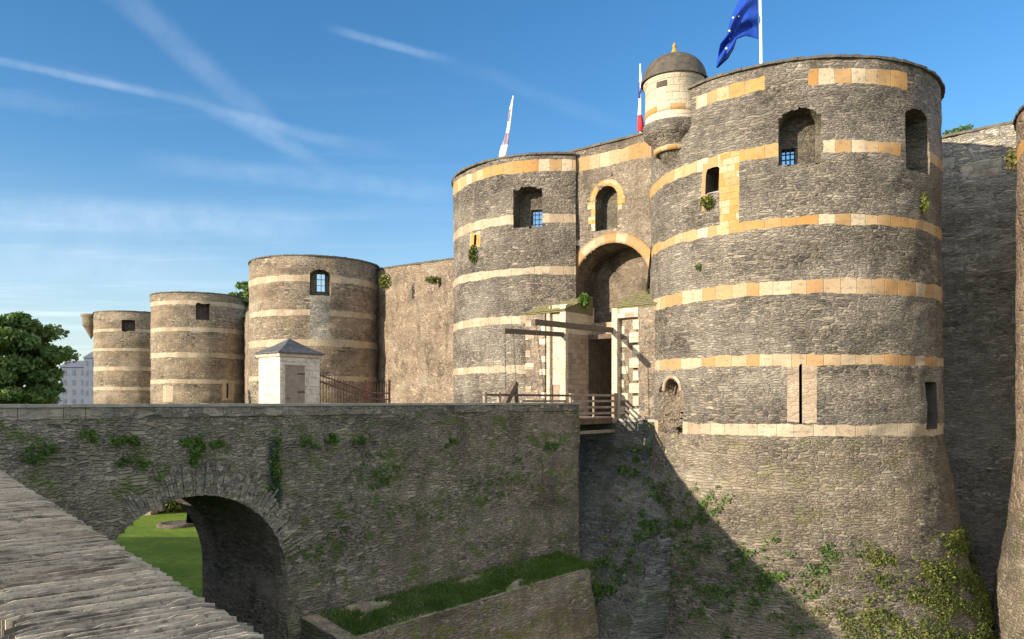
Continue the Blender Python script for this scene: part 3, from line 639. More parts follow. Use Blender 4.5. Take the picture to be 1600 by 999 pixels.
def ring(name, c, r0, r1, a0, a1, off, mat, parent, PP, n=40, m=3, zs_=1.0, t0=0.0):
    A, Rr = np.meshgrid(np.linspace(a0, a1, n+1), np.linspace(r0, r1, m+1), indexing='ij')
    def lay(o):
        return PP((c[0]+Rr*np.cos(A)).ravel(), (c[1]+Rr*np.sin(A)*zs_).ravel(), o)
    X = np.concatenate([lay(-off), lay(0.05)]); ii = np.arange(A.size).reshape(A.shape); N_ = A.size
    q = np.stack([ii[:-1, :-1], ii[:-1, 1:], ii[1:, 1:], ii[1:, :-1]], -1).reshape(-1, 4)
    sides = []
    for e in (ii[:, 0], ii[:, -1]): sides += [(e[i], e[i+1], e[i+1]+N_, e[i]+N_) for i in range(n)]
    for e in (ii[0], ii[-1]): sides += [(e[i], e[i+1], e[i+1]+N_, e[i]+N_) for i in range(m)]
    uv = np.stack([(A*(r0+r1)/2).ravel(), Rr.ravel()+t0], -1)
    return link(name, npmesh(name, X, np.concatenate([q, np.array(sides)]), np.concatenate([uv, uv])), M[mat], parent)
ring('arch_ring', (cu, zs), 3.3, 4.05, -0.05, math.pi+0.05, 0.05, 'band_mix', gate, GP)
X, f, UV = jamb(GP, arch, 0.0, 2.6, 4); link('portal_vault', npmesh('portal_vault', X, f, UV), M['vault_brown'], gate)
door = rect_poly(-0.6, 3.0, -1.1, 4.5)
g = surface(lambda u, v: Wnp(u, -2.6+0*u, v), axis(-2.8, 4.0, 0.12), axis(-1.2, 11.2, 0.12), [door], keep=arch)
link('portal_back_wall', npmesh('portal_back_wall', *g[None]), M['vault_brown'], gate)
X, f, UV = jamb(GP, door, 2.6, 8, 4)
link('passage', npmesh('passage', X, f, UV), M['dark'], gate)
mb = MB(); mb.box(-0.6, 3.0, -7.7, -7.6, -1.1, 4.5); mb.build('passage_door', M['wood_dark'], gate)
# window over the portal, its orange surround
parts = [jamb(GP, win, 0.0, 1.0, 3)]; g = surface(lambda u, v: Wnp(u, -1.0+0*u, v), axis(-0.62, 1.22, 0.1), axis(12.05, 15.1, 0.1), keep=win); parts.append(g[None])
X, f, UV = join(parts); wo = link('window', npmesh('window', X, f, UV), M['emb'], gate)
ring('window_surround', (0.3, 14.18), 0.92, 1.42, 0, math.pi, 0.035, 'orange', wo, GP, 24)
for s in (-1, 1):
    for i in range(4):
        w_ = (0.34, 0.62)[i % 2]+random.uniform(-0.05, 0.05); z = 12.1+i*0.52; x0 = 0.3+s*0.93; x1 = x0+s*w_
        mb = MB(); mb.box(min(x0, x1), max(x0, x1), -0.05, 0.035, z, z+0.5, 0.01); mb.build('surround_block', M['orange' if i > 0 else 'quoin'], wo)
mb = MB()
for i in range(26):
    u0 = -4.6+i*0.45; h = 0.14+random.uniform(-0.02, 0.03); mb.box(u0, u0+0.445, -1.6, 0.12+random.uniform(-0.02, 0.03), 18.05, 18.05+h)
mb.build('coping', M['rim'], gate)
mb = MB(); mb.box(-4.6, 7, -1.5, -1.1, 12, 18.0); mb.box(-4.3, -2.9, -1.5, -0.3, -13, 17.9); mb.box(4.2, 8, -6, -0.3, -13, 17.9); mb.box(-3, 4.3, -6, -2.8, 5.0, 12); mb.build('wall_core', M['gate'], gate)
# foundation below the gate, spreading downwards
def FP(u, v): return Wnp(u, 3.75+np.maximum(0, -3.5-v)*0.74*np.clip((11-u)/2.6, 0, 1)+hn(u, v, 0.08, 33), v)
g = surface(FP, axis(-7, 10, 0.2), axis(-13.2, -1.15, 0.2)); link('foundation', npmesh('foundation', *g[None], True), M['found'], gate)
mb = MB(); mb.box(-7, 10, 0, 3.72, -1.3, -1.12); mb.build('threshold', M['paving'], gate)
# left pier: rubble cheek, slot, pale ashlar half
pc = 3.55
def pbox(name, mat, u0, u1, p0, p1, z0, z1, parent=gate, bevel=0.02): mb = MB(); mb.box(u0, u1, p0, p1, z0, z1); return mb.build(name, M[mat], parent, bevel)
pl = pbox('pier', 'pier', -4.1, -2.42, -0.2, pc, -1.1, 6.1)
pbox('ashlar_panel', 'ashlar', -2.42, -2.3, 0, pc-0.45, -1.1, 6.6, pl)
pbox('ashlar_post', 'ashlar', -2.3, -2.02, 0, pc, -1.1, 6.2, pl)
pbox('ashlar_panel', 'ashlar', -2.02, -0.72, 0, pc-0.25, 1.1, 6.6, pl)
pbox('ashlar_post', 'ashlar', -1.12, -0.64, 0.9, pc+0.05, -1.1, 6.5, pl)
pbox('wicket_door', 'wood', -2.02, -1.12, 0, pc-0.3, -1.1, 1.1, pl)
pbox('jamb_lining', 'ashlar_tan', -0.64, -0.6, 0.9, pc-0.25, -1.1, 4.6, pl)
pbox('passage_shade_block', 'dark', -0.9, -0.62, -2.62, 0.9, -1.1, 4.6, pl)  # dark block added as painted shade over the lit strip beside the doorway
for i, (za, w_) in enumerate(((5.2, .5), (4.3, .8), (3.1, .45), (2.2, .75), (0.6, .5), (-0.3, .7))):
    pbox('quoin', 'quoin', -4.13, -4.13+w_, pc-0.6, pc+0.04, za, za+0.45, pl)
    pbox('quoin', 'quoin', -2.42-w_*0.6, -2.38, pc-0.6, pc+0.035, za-0.4, za, pl)
def leanto(u0, u1, p0, p1, zf, zb, name, parent, seed):
    mb = MB(); r = random.Random(seed); nr = 9; nc = int((u1-u0)/0.3)
    for i in range(nr):
        for j in range(nc):
            t0 = i/nr; t1 = (i+1.25)/nr; ua = u0+(u1-u0)*j/nc; ub = u0+(u1-u0)*(j+1)/nc-0.01
            pa = p1+(p0-p1)*t0; pb = p1+(p0-p1)*min(t1, 1); za = zf+(zb-zf)*t0+r.uniform(0.02, 0.05); zc = zf+(zb-zf)*min(t1, 1)+r.uniform(-0.01, 0.01)
            mb.hexa([W(ua, pb, zc-0.03), W(ub, pb, zc-0.03), W(ub, pa, za-0.03), W(ua, pa, za-0.03), W(ua, pb, zc+0.02), W(ub, pb, zc+0.02), W(ub, pa, za+0.03), W(ua, pa, za+0.03)])
    mb.hexa([W(u0+0.03, p0, zf-0.1), W(u1-0.03, p0, zf-0.1), W(u1-0.03, p1-0.1, zf-0.1), W(u0+0.03, p1-0.1, zf-0.1), W(u0+0.03, p0, zb-0.04), W(u1-0.03, p0, zb-0.04), W(u1-0.03, p1-0.1, zf), W(u0+0.03, p1-0.1, zf)])
    return mb.build(name, M['moss_slate'], parent)
M['moss_slate'] = plain('mossy_slate', (0.15, 0.125, 0.085), (0.17, 0.165, 0.06), 2.0, 0.03)
leanto(-4.2, -0.6, 0.3, pc+0.2, 6.15, 7.35, 'lean_to_roof', pl, 3)
# right pier
pr = pbox('pier', 'pier', 4.9, 6.75, -0.2, pc, -2.4, 5.9)
pbox('ashlar_post', 'ashlar', 3.0, 3.42, -2.6, pc+0.05, -1.3, 6.05, pr)
pbox('rubble_panel', 'pier', 3.42, 4.9, -0.2, pc-0.35, -2.2, 6.0, pr)
pbox('lintel_block', 'quoin', 3.0, 4.95, 0, pc+0.04, 5.3, 6.02, pr)
rs = random.Random(8)
for i in range(9):
    w_ = (0.36, 0.62)[i % 2]; pbox('quoin', 'ashlar', 4.92-w_, 5.0+rs.uniform(-.03, .05), pc-0.45, pc+0.03+0.003*i, -1.9+i*0.8, -1.9+i*0.8+0.62, pr)
for i in range(8): pbox('quoin', 'ashlar', 3.40, 3.42+(0.55, 0.3)[i % 2], pc-0.6, pc-0.33, -1.7+i*0.86, -1.7+i*0.86+0.5, pr)
leanto(3.0, 6.95, 0.0, pc+0.15, 6.0, 7.5, 'lean_to_roof', pr, 4)
pbox('lintel', 'ashlar_tan', -0.64, 3.0, -0.35, 0.3, 4.55, 5.5)
pbox('lintel_beam', 'wood_dark', -0.64, 3.0, 0.6, 0.95, 4.30, 4.62)
# fallen rubble in the broken doorway of the big tower
mb = MB(); rs = random.Random(9)
for i in range(70):
    u = rs.uniform(hitA(1040, 600)[0], hitA(1066, 600)[0]); z = -1.5+min(abs(rs.gauss(0, 0.5)), 1.1); d_ = 0.25+rs.uniform(0, .5)+z*0.12
    c = Vector(PA(np.array([u]), np.array([min(z, 0.9)]), d_)[0]); s = rs.uniform(0.1, 0.24)
    mb.hexa([tuple(c+Vector((x*s*rs.uniform(.7, 1.2), y*s, zz*s*0.5*rs.uniform(.7, 1.2)))) for zz in (-1, 1) for x, y in ((-1, -1), (1, -1), (1, 1), (-1, 1))])
mb.build('rubble_fill', M['pier'], big)
uA0, vA0 = hitA(1049, 612)
ring('arch_ring', (uA0+0.02, vA0-0.05), 0.8, 1.06, 0.1, math.pi-0.1, 0.03, 'quoin', big, lambda u, v, o: PA(u, v, o*1.0), 20, 2)

# ------------------------------------------------------------------ watch turret on the corner of the big tower
cT = (9.6, 45.4)
tt = lathe_part('watch_turret', cT, [(1.68, 16.2), (1.70, 16.3), (1.70, 18.55), (1.82, 18.6), (1.82, 18.75)], 'turret_stone', big, 48)
lathe_part('stained_course', cT, [(1.70, 16.62), (1.735, 16.64), (1.735, 16.98), (1.70, 17.0)], 'band_orange', tt, 48)
lathe_part('corbel', cT, [(0.05, 13.5), (0.22, 13.55), (0.42, 13.95), (0.46, 14.1), (0.72, 14.2), (0.78, 14.45), (1.05, 14.6), (1.12, 14.95), (1.18, 15.1), (1.2, 15.2), (1.62, 15.42), (1.78, 15.6), (1.82, 15.75), (1.84, 16.15), (1.66, 16.22)], 'schist', tt, 48)
lathe_part('corbel_ring', cT, [(1.06, 14.55), (1.2, 14.6), (1.22, 14.8), (1.1, 14.86)], 'orange', tt, 48)
dm = [(1.95, 18.72), (1.97, 18.82)]+[(1.86*math.cos(a)**0.9, 18.9+1.5*math.sin(a)) for a in np.linspace(0.03, 1.36, 12)]+[(0.3, 20.42), (0.02, 20.45)]
dome = lathe_part('dome', cT, dm, 'dome_slate', tt, 48)
lathe_part('finial', cT, [(0.36, 20.36), (0.3, 20.5), (0.16, 20.66), (0.12, 20.8), (0.07, 20.88), (0.13, 20.95), (0.1, 21.06), (0.01, 21.2)], 'lichen', tt, 16)
def Tt(x, z, r): t = math.asin(((x-800)/F*(cT[1]-1.6)-cT[0])/1.7); return (cT[0]+r*math.sin(t), cT[1]-r*math.cos(t), z)
mb = MB(); mb.hexa([Tt(1029, 18.05, 1.5), Tt(1042, 18.05, 1.5), Tt(1042, 18.05, 1.76), Tt(1029, 18.05, 1.76), Tt(1029, 18.35, 1.5), Tt(1042, 18.35, 1.5), Tt(1042, 18.35, 1.76), Tt(1029, 18.35, 1.76)][::1])
mb.build('window', M['dark'], tt)

# ------------------------------------------------------------------ stone bridge
TB = 8.6                                        # p of the bridge's gate end
br = thing('stone_bridge', 'slate stone bridge over the moat with one arch and a plinth with grass', 'bridge', W(0.7, TB+15, -13.2))
UN, UF = 3.9, -2.55
pa0 = TB+23.5; ra = 3.75; zsp = -7.05
def archpoly():
    return np.array([(pa0-ra, -13.3), (pa0+ra, -13.3)]+[(pa0+ra*math.cos(a), zsp+ra*math.sin(a)) for a in np.linspace(0, math.pi, 40)])
AP = archpoly()
def BN(u, v, d): return Wnp(UN-d+hn(u, v, 0.05, 41)*(1 if np.isscalar(d) and d == 0 else 0), u, v)
def BF(u, v, d): return Wnp(UF+d+0*u, u, v)
p_end = TB+44
g = surface(lambda u, v: BN(u, v, 0), axis(TB, p_end, 0.14), axis(-13.2, -0.55, 0.12), [AP], edge_jit=0.02)
link('side_wall', npmesh('side_wall', *g[None], True), M['bridge'], br)
g = surface(lambda u, v: BF(u, v, 0), axis(TB, p_end, 0.5), axis(-13.2, -0.55, 0.4), [AP]); link('side_wall', npmesh('side_wall', *g[None]), M['bridge'], br)
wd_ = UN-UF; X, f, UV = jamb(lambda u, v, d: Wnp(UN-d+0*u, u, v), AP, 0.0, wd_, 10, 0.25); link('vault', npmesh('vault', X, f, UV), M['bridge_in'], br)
mb = MB(); rs = random.Random(12); a = 0.0; vc = []
while a < math.pi:
    da = rs.uniform(0.018, 0.034); r1 = ra+rs.uniform(0.55, 1.1)+0.25*math.sin(a); o = UN+rs.uniform(0.02, 0.10); a2 = min(a+da-0.003, math.pi)
    q = lambda r_, an, u_: W(u_, pa0+r_*math.cos(an), zsp+r_*math.sin(an)); r0 = ra-0.01+rs.uniform(-0.02, 0.01)
    tw = rs.uniform(-0.01, 0.01)
    mb.hexa([q(r0, a, UN-0.3), q(r0, a2, UN-0.3), q(r0, a2, o), q(r0, a, o), q(r1, a+tw, UN-0.3), q(r1, a2+tw, UN-0.3), q(r1, a2+tw, o-0.03), q(r1, a+tw, o-0.03)]); a += da
mb.build('arch_ring', M['voussoir_slate'], br)
mb = MB(); mb.box(UF, UN, TB-0.02, TB+0.02, -13.2, -0.55); mb.build('end_wall', M['bridge'], br)
mb = MB(); mb.box(UF+0.3, UN-0.35, TB, p_end, -1.3, -1.1); mb.build('deck', M['paving'], br)
M['parapet'] = masonry('parapet_blocks', SCHD+[(0.2, 0.19, 0.17)], (0.2, 0.19, 0.16), 0.8, 0.3, 0.08, 0.05, tint=(0.15, 0.14, 0.12), tintf=0.5, seed=28, moss=0.3)
mb = MB()
p = TB; rs = random.Random(3)
while p < p_end:
    L = rs.uniform(0.6, 1.5); mb.box(UN-0.42, UN+0.03+rs.uniform(-.015, .015), p, min(p+L-0.012, p_end), -0.56, -0.2+rs.uniform(-.004, .004)); p += L
mb.build('parapet', M['parapet'], br, 0.015)
mb = MB(); p = TB
while p < p_end:
    L = rs.uniform(0.8, 1.6); mb.box(UN-0.46, UN+0.08+rs.uniform(-.015, .015), p, min(p+L-0.01, p_end), -0.2, -0.09+rs.uniform(-.008, .008)); p += L
mb.build('parapet_coping', M['cope_stone'] if 'cope_stone' in M else plain('coping_stone', (0.24, 0.225, 0.19), (0.36, 0.33, 0.27), 2, 0.02), br, 0.01)
mb = MB(); mb.box(UF, UF+0.42, TB, TB+5, -1.1, -0.2); mb.build('parapet', M['parapet'], br, 0.02)
mb = MB(); mb.box(UF, UF+0.42, TB+17, p_end, -1.1, -0.2); mb.build('parapet', M['parapet'], br, 0.02)
# plinth at the foot, sloping top
def plinth():
    def L(s):          # s along from left (19.2) to right (2.2)
        return s
    A = np.linspace(19.1, 1.2, 60); Bw = np.linspace(0, 1, 14)
    SS, OO = np.meshgrid(A, Bw, indexing='ij')
    endt = np.clip((3.4-SS)/2.2, 0, 1)
    wdt = 2.55*np.sqrt(np.clip(1-endt**2, 0.0, 1))+0.02
    z = -8.55-0.42*OO-0.25*endt+hn(SS, OO*3, 0.02, 51, 1, 6)
    X = Wnp(UN+wdt*OO, TB+SS, z).reshape(-1, 3); ii = np.arange(X.shape[0]).reshape(SS.shape)
    q = np.stack([ii[:-1, :-1], ii[:-1, 1:], ii[1:, 1:], ii[1:, :-1]], -1).reshape(-1, 4)
    o = link('plinth_top', npmesh('plinth_top', X, q, None, True), M['plinth_top'], br)
    # front face going down and outwards
    n = 24; Zs = np.linspace(0, 1, n); e = ii[:, -1]; top = X[e]
    Y = []
    for j, t in enumerate(Zs):
        s2 = A; en = np.clip((3.4-s2)/2.2, 0, 1); wj = (2.55+0.55*t)*np.sqrt(np.clip(1-en**2*0.98, 0, 1))
        zz = top[:, 2]*(1-t)+(-13.2)*t; off = hn(s2, zz, 0.06, 52)
        Y.append(Wnp(UN+wj+off, TB+s2-1.0*en*t, zz))
    Y = np.stack(Y, 1); Y[:, 0] = top; jj = np.arange(Y.shape[0]*n).reshape(-1, n)
    q = np.stack([jj[:-1, :-1], jj[:-1, 1:], jj[1:, 1:], jj[1:, :-1]], -1).reshape(-1, 4)
    UV = np.stack([np.repeat(A[:, None], n, 1).ravel(), Y[:, :, 2].ravel()], -1)
    link('plinth_face', npmesh('plinth_face', Y.reshape(-1, 3), q, UV, True), M['plinth_face'], br)
    mb = MB(); mb.hexa([W(UN, TB+19.1, -13.2), W(UN, TB+19.12, -13.2), W(UN+3.1, TB+19.12, -13.2), W(UN+3.1, TB+19.1, -13.2), W(UN, TB+19.1, -8.55), W(UN, TB+19.12, -8.55), W(UN+2.55, TB+19.12, -8.97), W(UN+2.55, TB+19.1, -8.97)])
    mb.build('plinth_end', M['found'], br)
M['plinth_top'] = masonry('plinth_top_stone', SCHD, (0.36, 0.31, 0.22), 0.5, 0.4, 0.1, 0.06, tint=(0.4, 0.31, 0.2), tintf=0.6, seed=34, moss=1.0, mosscol=(0.10, 0.15, 0.03))
M['plinth_face'] = masonry('plinth_face_stone', TAN[:3]+SCHD, (0.36, 0.3, 0.22), 0.5, 0.16, 0.1, 0.09, tint=(0.38, 0.28, 0.17), tintf=0.7, seed=35, moss=0.8, mosscol=(0.12, 0.13, 0.03))
plinth()
# side platform that carries the kiosk
mb = MB(); mb.box(-9.5, UF-0.02, 14.8, 24.6, -13.2, -1.12); pf = mb.build('kiosk_platform', M['bridge'], None); tag(pf, 'masonry platform behind the bridge that carries the white kiosk', 'platform')

# ------------------------------------------------------------------ drawbridge
db = thing('drawbridge', 'wooden drawbridge with railing, lifting beams and chains in front of the portal', 'drawbridge', W(1.2, 6, -1.1))
mb = MB()
for i in range(24): mb.box(-0.55, 3.35, 3.75+i*0.204, 3.75+i*0.204+0.195, -1.08, -1.0)
mb.build('deck', M['wood'], db)
for u in (-0.4, 1.0, 3.2): mb = MB(); mb.box(u-0.14, u+0.14, 3.6, TB+0.3, -1.42, -1.085); mb.build('deck_beam', M['wood_dark'], db, 0.01)
mb = MB(); mb.box(3.2, 3.38, 3.7, TB+0.2, -2.0, -1.8); mb.build('deck_beam', M['wood'], db, 0.01)
def railing(u, p0, p1, z0, zs, n, parent, ph=0.12):
    for i in range(n):
        p = p0+(p1-p0)*i/(n-1); mb = MB(); mb.box(u-0.06, u+0.06, p-ph/2, p+ph/2, z0, zs[-1]+0.08); mb.build('railing_post', M['wood'], parent, 0.01)
    for z in zs: mb = MB(); mb.box(u+0.062, u+0.12, p0-0.05, p1+0.05, z-0.07, z+0.07); mb.build('rail', M['wood'], parent, 0.008)
railing(3.36, 3.9, TB-0.1, -1.0, (-0.75, -0.38, 0.0, 0.36), 3, db)
railing(-0.5, 3.9, TB-0.1, -1.0, (-0.5, 0.0), 3, db)
for dp in (0, 0.28): mb = MB(); mb.box(3.3, 3.5, 3.62+dp, 3.8+dp, -1.4, 0.52); mb.build('gate_post', M['wood'], db, 0.01)
mb = MB(); mb.bar(W(3.0, 0.2, 4.62), W(3.0, 3.55+8.2, 4.45), 0.26, 0.32); mb.build('lifting_beam', M['wood_beam'], db, 0.015)
mb = MB(); mb.bar(W(-0.9, 0.2, 4.6), W(-0.9, 3.55+6.2, 4.32), 0.26, 0.30); mb.build('lifting_beam', M['wood_beam'], db, 0.015)
def chain(a, b, nm='chain'):
    mb = MB(); a = Vector(a); b = Vector(b); n = int((a-b).length/0.16)
    for i in range(n):
        p = a.lerp(b, (i+0.5)/n); off = Vector((0.03, 0, 0)) if i % 2 else Vector((0, 0.03, 0)); up = (b-a).normalized()*0.085
        mb.tube([p-up+off, p+up+off], 0.016, 5); mb.tube([p-up-off, p+up-off], 0.016, 5)
    return mb.build(nm, M['iron'], db)
chain(W(-0.9, 3.5+6.1, 4.3), W(-0.9, 9.5, -1.05)); chain(W(-0.9, 3.5+5.3, 4.3), W(-0.7, 8.6, -1.05)); chain(W(3.0, 3.5+8.0, 4.35), W(3.3, 11.0, -0.1)); chain(W(3.0, 3.5, 4.4), W(4.2, 3.75, 0.5))
# low wooden rail on the bridge's parapet
lr = thing('parapet_rail', 'low wooden rail standing on the bridge parapet near the drawbridge', 'railing', W(UN-0.2, TB+4, -0.1))
for p in (TB+0.5, TB+6.9, TB+8.0): mb = MB(); mb.box(UN-0.3, UN-0.14, p-0.08, p+0.08, -0.1, 0.46); mb.build('post', M['wood'], lr, 0.01)
mb = MB(); mb.box(UN-0.26, UN-0.16, TB+0.3, TB+8.1, 0.26, 0.38); mb.build('rail', M['wood_dark'], lr, 0.01)
st = thing('timber_prop', 'short leaning timber prop behind the parapet rail', 'prop', W(2.9, TB+5.2, -1.1))
mb = MB(); mb.bar(W(2.9, TB+6.2, -1.1), W(2.9, TB+4.6, 1.0), 0.3, 0.3); mb.bar(W(2.9, TB+4.4, -1.1), W(2.9, TB+4.6, 1.05), 0.22, 0.22); mb.build('timber', M['wood_dark'], st, 0.01)

# ------------------------------------------------------------------ kiosk
kc = (-5.7, 21.75)
ks = thing('kiosk', 'small white stone kiosk with slate pyramid roof and a plain door behind the bridge', 'kiosk', W(kc[0], kc[1], -1.12))
hu, hp = 0.98, 1.23
mb = MB(); mb.box(kc[0]-hu, kc[0]+hu, kc[1]-hp, kc[1]+hp, -1.12, 2.3); mb.build('wall', M['ashlar_white'] if 'ashlar_white' in M else ashlar('white_ashlar', [(0.68, 0.62, 0.51), (0.64, 0.58, 0.47), (0.70, 0.64, 0.53)], 0.8, 0.42, stainf=0.2, dirt=0.2, jointcol=(0.45, 0.4, 0.33)), ks, 0.01)
mb = MB(); mb.box(kc[0]-hu-0.1, kc[0]+hu+0.1, kc[1]-hp-0.1, kc[1]+hp+0.1, 2.3, 2.48); mb.build('cornice', M['ashlar'], ks, 0.02)
mb = MB(); e = 0.22
b4 = [W(kc[0]+a*(hu+e), kc[1]+b*(hp+e), 2.48) for a, b in ((-1, -1), (1, -1), (1, 1), (-1, 1))]; t4 = [W(kc[0]+a*(hu+e), kc[1]+b*(hp+e), 2.54) for a, b in ((-1, -1), (1, -1), (1, 1), (-1, 1))]
ap = W(kc[0], kc[1], 3.35); mid4 = [tuple(Vector(t).lerp(Vector(ap), 0.45)-Vector((0, 0, 0.06))) for t in t4]
mb.add(b4+t4+mid4+[ap], [(3, 2, 1, 0)]+[(i, (i+1) % 4, 4+(i+1) % 4, 4+i) for i in range(4)]+[(4+i, 4+(i+1) % 4, 8+(i+1) % 4, 8+i) for i in range(4)]+[(8+i, 8+(i+1) % 4, 12) for i in range(4)])
mb.build('roof', M['slate_roof'], ks)
mb = MB(); mb.box(kc[0]+hu-0.05, kc[0]+hu+0.02, kc[1]+hp-0.28-1.2, kc[1]+hp-0.28, -1.1, 1.85); dr = mb.build('door', M['wood_door'], ks)
mb = MB(); mb.box(kc[0]+hu-0.02, kc[0]+hu+0.05, kc[1]+hp-0.28, kc[1]+hp-0.2, -1.1, 1.93); mb.box(kc[0]+hu-0.02, kc[0]+hu+0.05, kc[1]+hp-1.56, kc[1]+hp-1.48, -1.1, 1.93); mb.box(kc[0]+hu-0.02, kc[0]+hu+0.05, kc[1]+hp-1.48, kc[1]+hp-0.28, 1.85, 1.93)
mb.build('frame', M['ashlar'], dr)
mb = MB(); mb.tube([W(kc[0]+hu+0.02, kc[1]+hp-0.42, 0.15), W(kc[0]+hu+0.09, kc[1]+hp-0.42, 0.15), W(kc[0]+hu+0.09, kc[1]+hp-0.55, 0.15)], 0.02, 6); mb.build('handle', M['iron'], dr)
for z in (-0.5, 0.45, 1.4): mb = MB(); mb.box(kc[0]+hu+0.02, kc[0]+hu+0.035, kc[1]-0.25, kc[1]-0.25+0.75 if False else kc[1]+0.2, z, z+0.06); mb.build('hinge', M['iron'], dr)
# low tiled ridge with iron bars right of the kiosk
fe = thing('iron_fence', 'rusty iron fence with a sloping top right of the kiosk', 'fence', (-9.0, 42.5, -1.1))
def fp(t): return Vector((-10.9+3.9*t, 43.0+0.8*t, 0))
for i in range(26):
    t = i/25; h = 1.55-1.05*min(1, t*1.3)+(0.35 if t > 0.72 else 0); q = fp(t); mb = MB(); mb.bar((q.x, q.y, -1.1), (q.x, q.y, h+0.15), 0.035); mb.build('bar', M['rust_iron'], fe)
for zf in (0.0, 0.35):
    mb = MB(); pts = [fp(t/12)+Vector((0, 0, 1.5-1.05*min(1, t/12*1.3)-zf)) for t in range(13)]; mb.tube(pts, 0.05, 6); mb.build('rail', M['rust_iron'], fe)
for t in (0.66, 0.72, 1.0): q = fp(t); mb = MB(); mb.bar((q.x, q.y+0.05, -1.1), (q.x, q.y+0.05, 1.2), 0.12); mb.build('post', M['rust_iron'], fe)

# ------------------------------------------------------------------ ground, plateau, near parapet
mb = MB(); mb.add([(-2500, -600, -13), (2500, -600, -13), (2500, 3500, -13), (-2500, 3500, -13)], [(0, 1, 2, 3)]); tag(mb.build('lawn', M['lawn']), kind='structure')
q0 = Vector((-0.61, 1.94)); qd = Vector((-0.629, 0.777)); qn = Vector((-0.777, -0.629))
def Q(k_, o, z): v = q0+qd*k_+qn*o; return (v.x, v.y, z)
poly = [Q(-60, 0.05, 0)[:2], Q(8.5, 0.05, 0)[:2], Q(8.5, 5.0, 0)[:2], Q(20, 5.0, 0)[:2], W(UN, TB+34, 0)[:2], W(UF, TB+32, 0)[:2], (-42.0, 50.0), (-400, 50), (-400, -400), (60, -400)]  # unseen edge cut back so sun reaches the tower foot and the lawn
me = bpy.data.meshes.new('esplanade'); n = len(poly)
me.from_pydata([(x, y, -1.5) for x, y in poly]+[(x, y, -13.2) for x, y in poly], [], [tuple(range(n))[::-1]]+[(i, (i+1) % n, n+(i+1) % n, n+i) for i in range(n)])
me.update(); boxuv(me); tag(link('pavement', me, M['paving']), kind='structure')
pw = thing('parapet_wall', 'near low parapet wall topped with slates set on edge, bottom left corner', 'wall', Q(2, 0.25, -1.5))
CT = -0.6
mb = MB()
mb.hexa([Q(-3, 0.03, -13), Q(8.4, 0.03, -13), Q(8.4, 0.47, -13), Q(-3, 0.47, -13), Q(-3, 0.03, CT-0.09), Q(8.4, 0.03, CT-0.09), Q(8.4, 0.47, CT-0.09), Q(-3, 0.47, CT-0.09)][::1])
mb.build('wall', M['bridge'], pw)
def coping():
    rs = np.random.default_rng(5); V = []; Fc = []; rnd = []; s = -2.9
    base = CT
    tilt = 0.0
    while s < 8.4:
        th_ = rs.uniform(0.008, 0.016)*(1+0.03*max(s, 0)); gap = rs.uniform(0.004, 0.009); ng = 14
        h = rs.normal(0, 0.0022)-(rs.random() < 0.12)*rs.uniform(0.004, 0.010); o0 = rs.uniform(-0.014, 0.01); o1 = 0.5+rs.uniform(-0.02, 0.03); skew = rs.normal(0, 0.0008)
        r = rs.random(); split = rs.uniform(0.15, 0.85) if rs.random() < 0.6 else None
        pieces = [(o0, o1)] if split is None else [(o0, o0+(o1-o0)*split-0.004), (o0+(o1-o0)*split+0.004, o1)]
        for pi_, (a, b) in enumerate(pieces):
            hh = h+rs.normal(0, 0.0025)*pi_; sk = skew; base_i = len(V); m = max(3, int(ng*(b-a)/0.5)+2); r2 = (r+0.31*pi_) % 1
            for i in range(m):
                o = a+(b-a)*i/(m-1); rn = rs.normal(0, 0.0006, 4); endd = 0.008 if i in (0, m-1) else 0
                for (ds, dz, q_) in ((0, -0.13, 0), (th_, -0.13, 1), (th_*0.92, -endd+rn[0]-0.002, 2), (th_*0.08, -endd+rn[1], 3)):
                    V.append(Q(s+ds+sk*i/m+(rn[2]*0.35 if q_ > 1 else 0), o, base+hh+dz)); rnd.append(r2)
            for i in range(m-1):
                c = base_i+i*4
                Fc += [(c+3, c+2, c+6, c+7), (c+2, c+1, c+5, c+6), (c, c+3, c+7, c+4)]
            Fc += [(base_i, base_i+1, base_i+2, base_i+3), (base_i+4*(m-1)+3, base_i+4*(m-1)+2, base_i+4*(m-1)+1, base_i+4*(m-1))]
        s += th_+gap
    me = bpy.data.meshes.new('coping'); me.from_pydata(V, [], Fc); me.update(); boxuv(me)
    at = me.attributes.new('rnd', 'FLOAT', 'POINT'); at.data.foreach_set('value', np.array(rnd, np.float32))
    link('coping', me, M['coping'], pw)
coping()
mb = MB(); mb.hexa([Q(-3, 0.01, CT-0.13), Q(8.4, 0.01, CT-0.13), Q(8.4, 0.49, CT-0.13), Q(-3, 0.49, CT-0.13), Q(-3, 0.01, CT-0.045), Q(8.4, 0.01, CT-0.045), Q(8.4, 0.49, CT-0.045), Q(-3, 0.49, CT-0.045)])
mb.build('mortar_bed', plain('lime_mortar', (0.08, 0.07, 0.055), (0.13, 0.115, 0.09), 30, 0.01), pw)

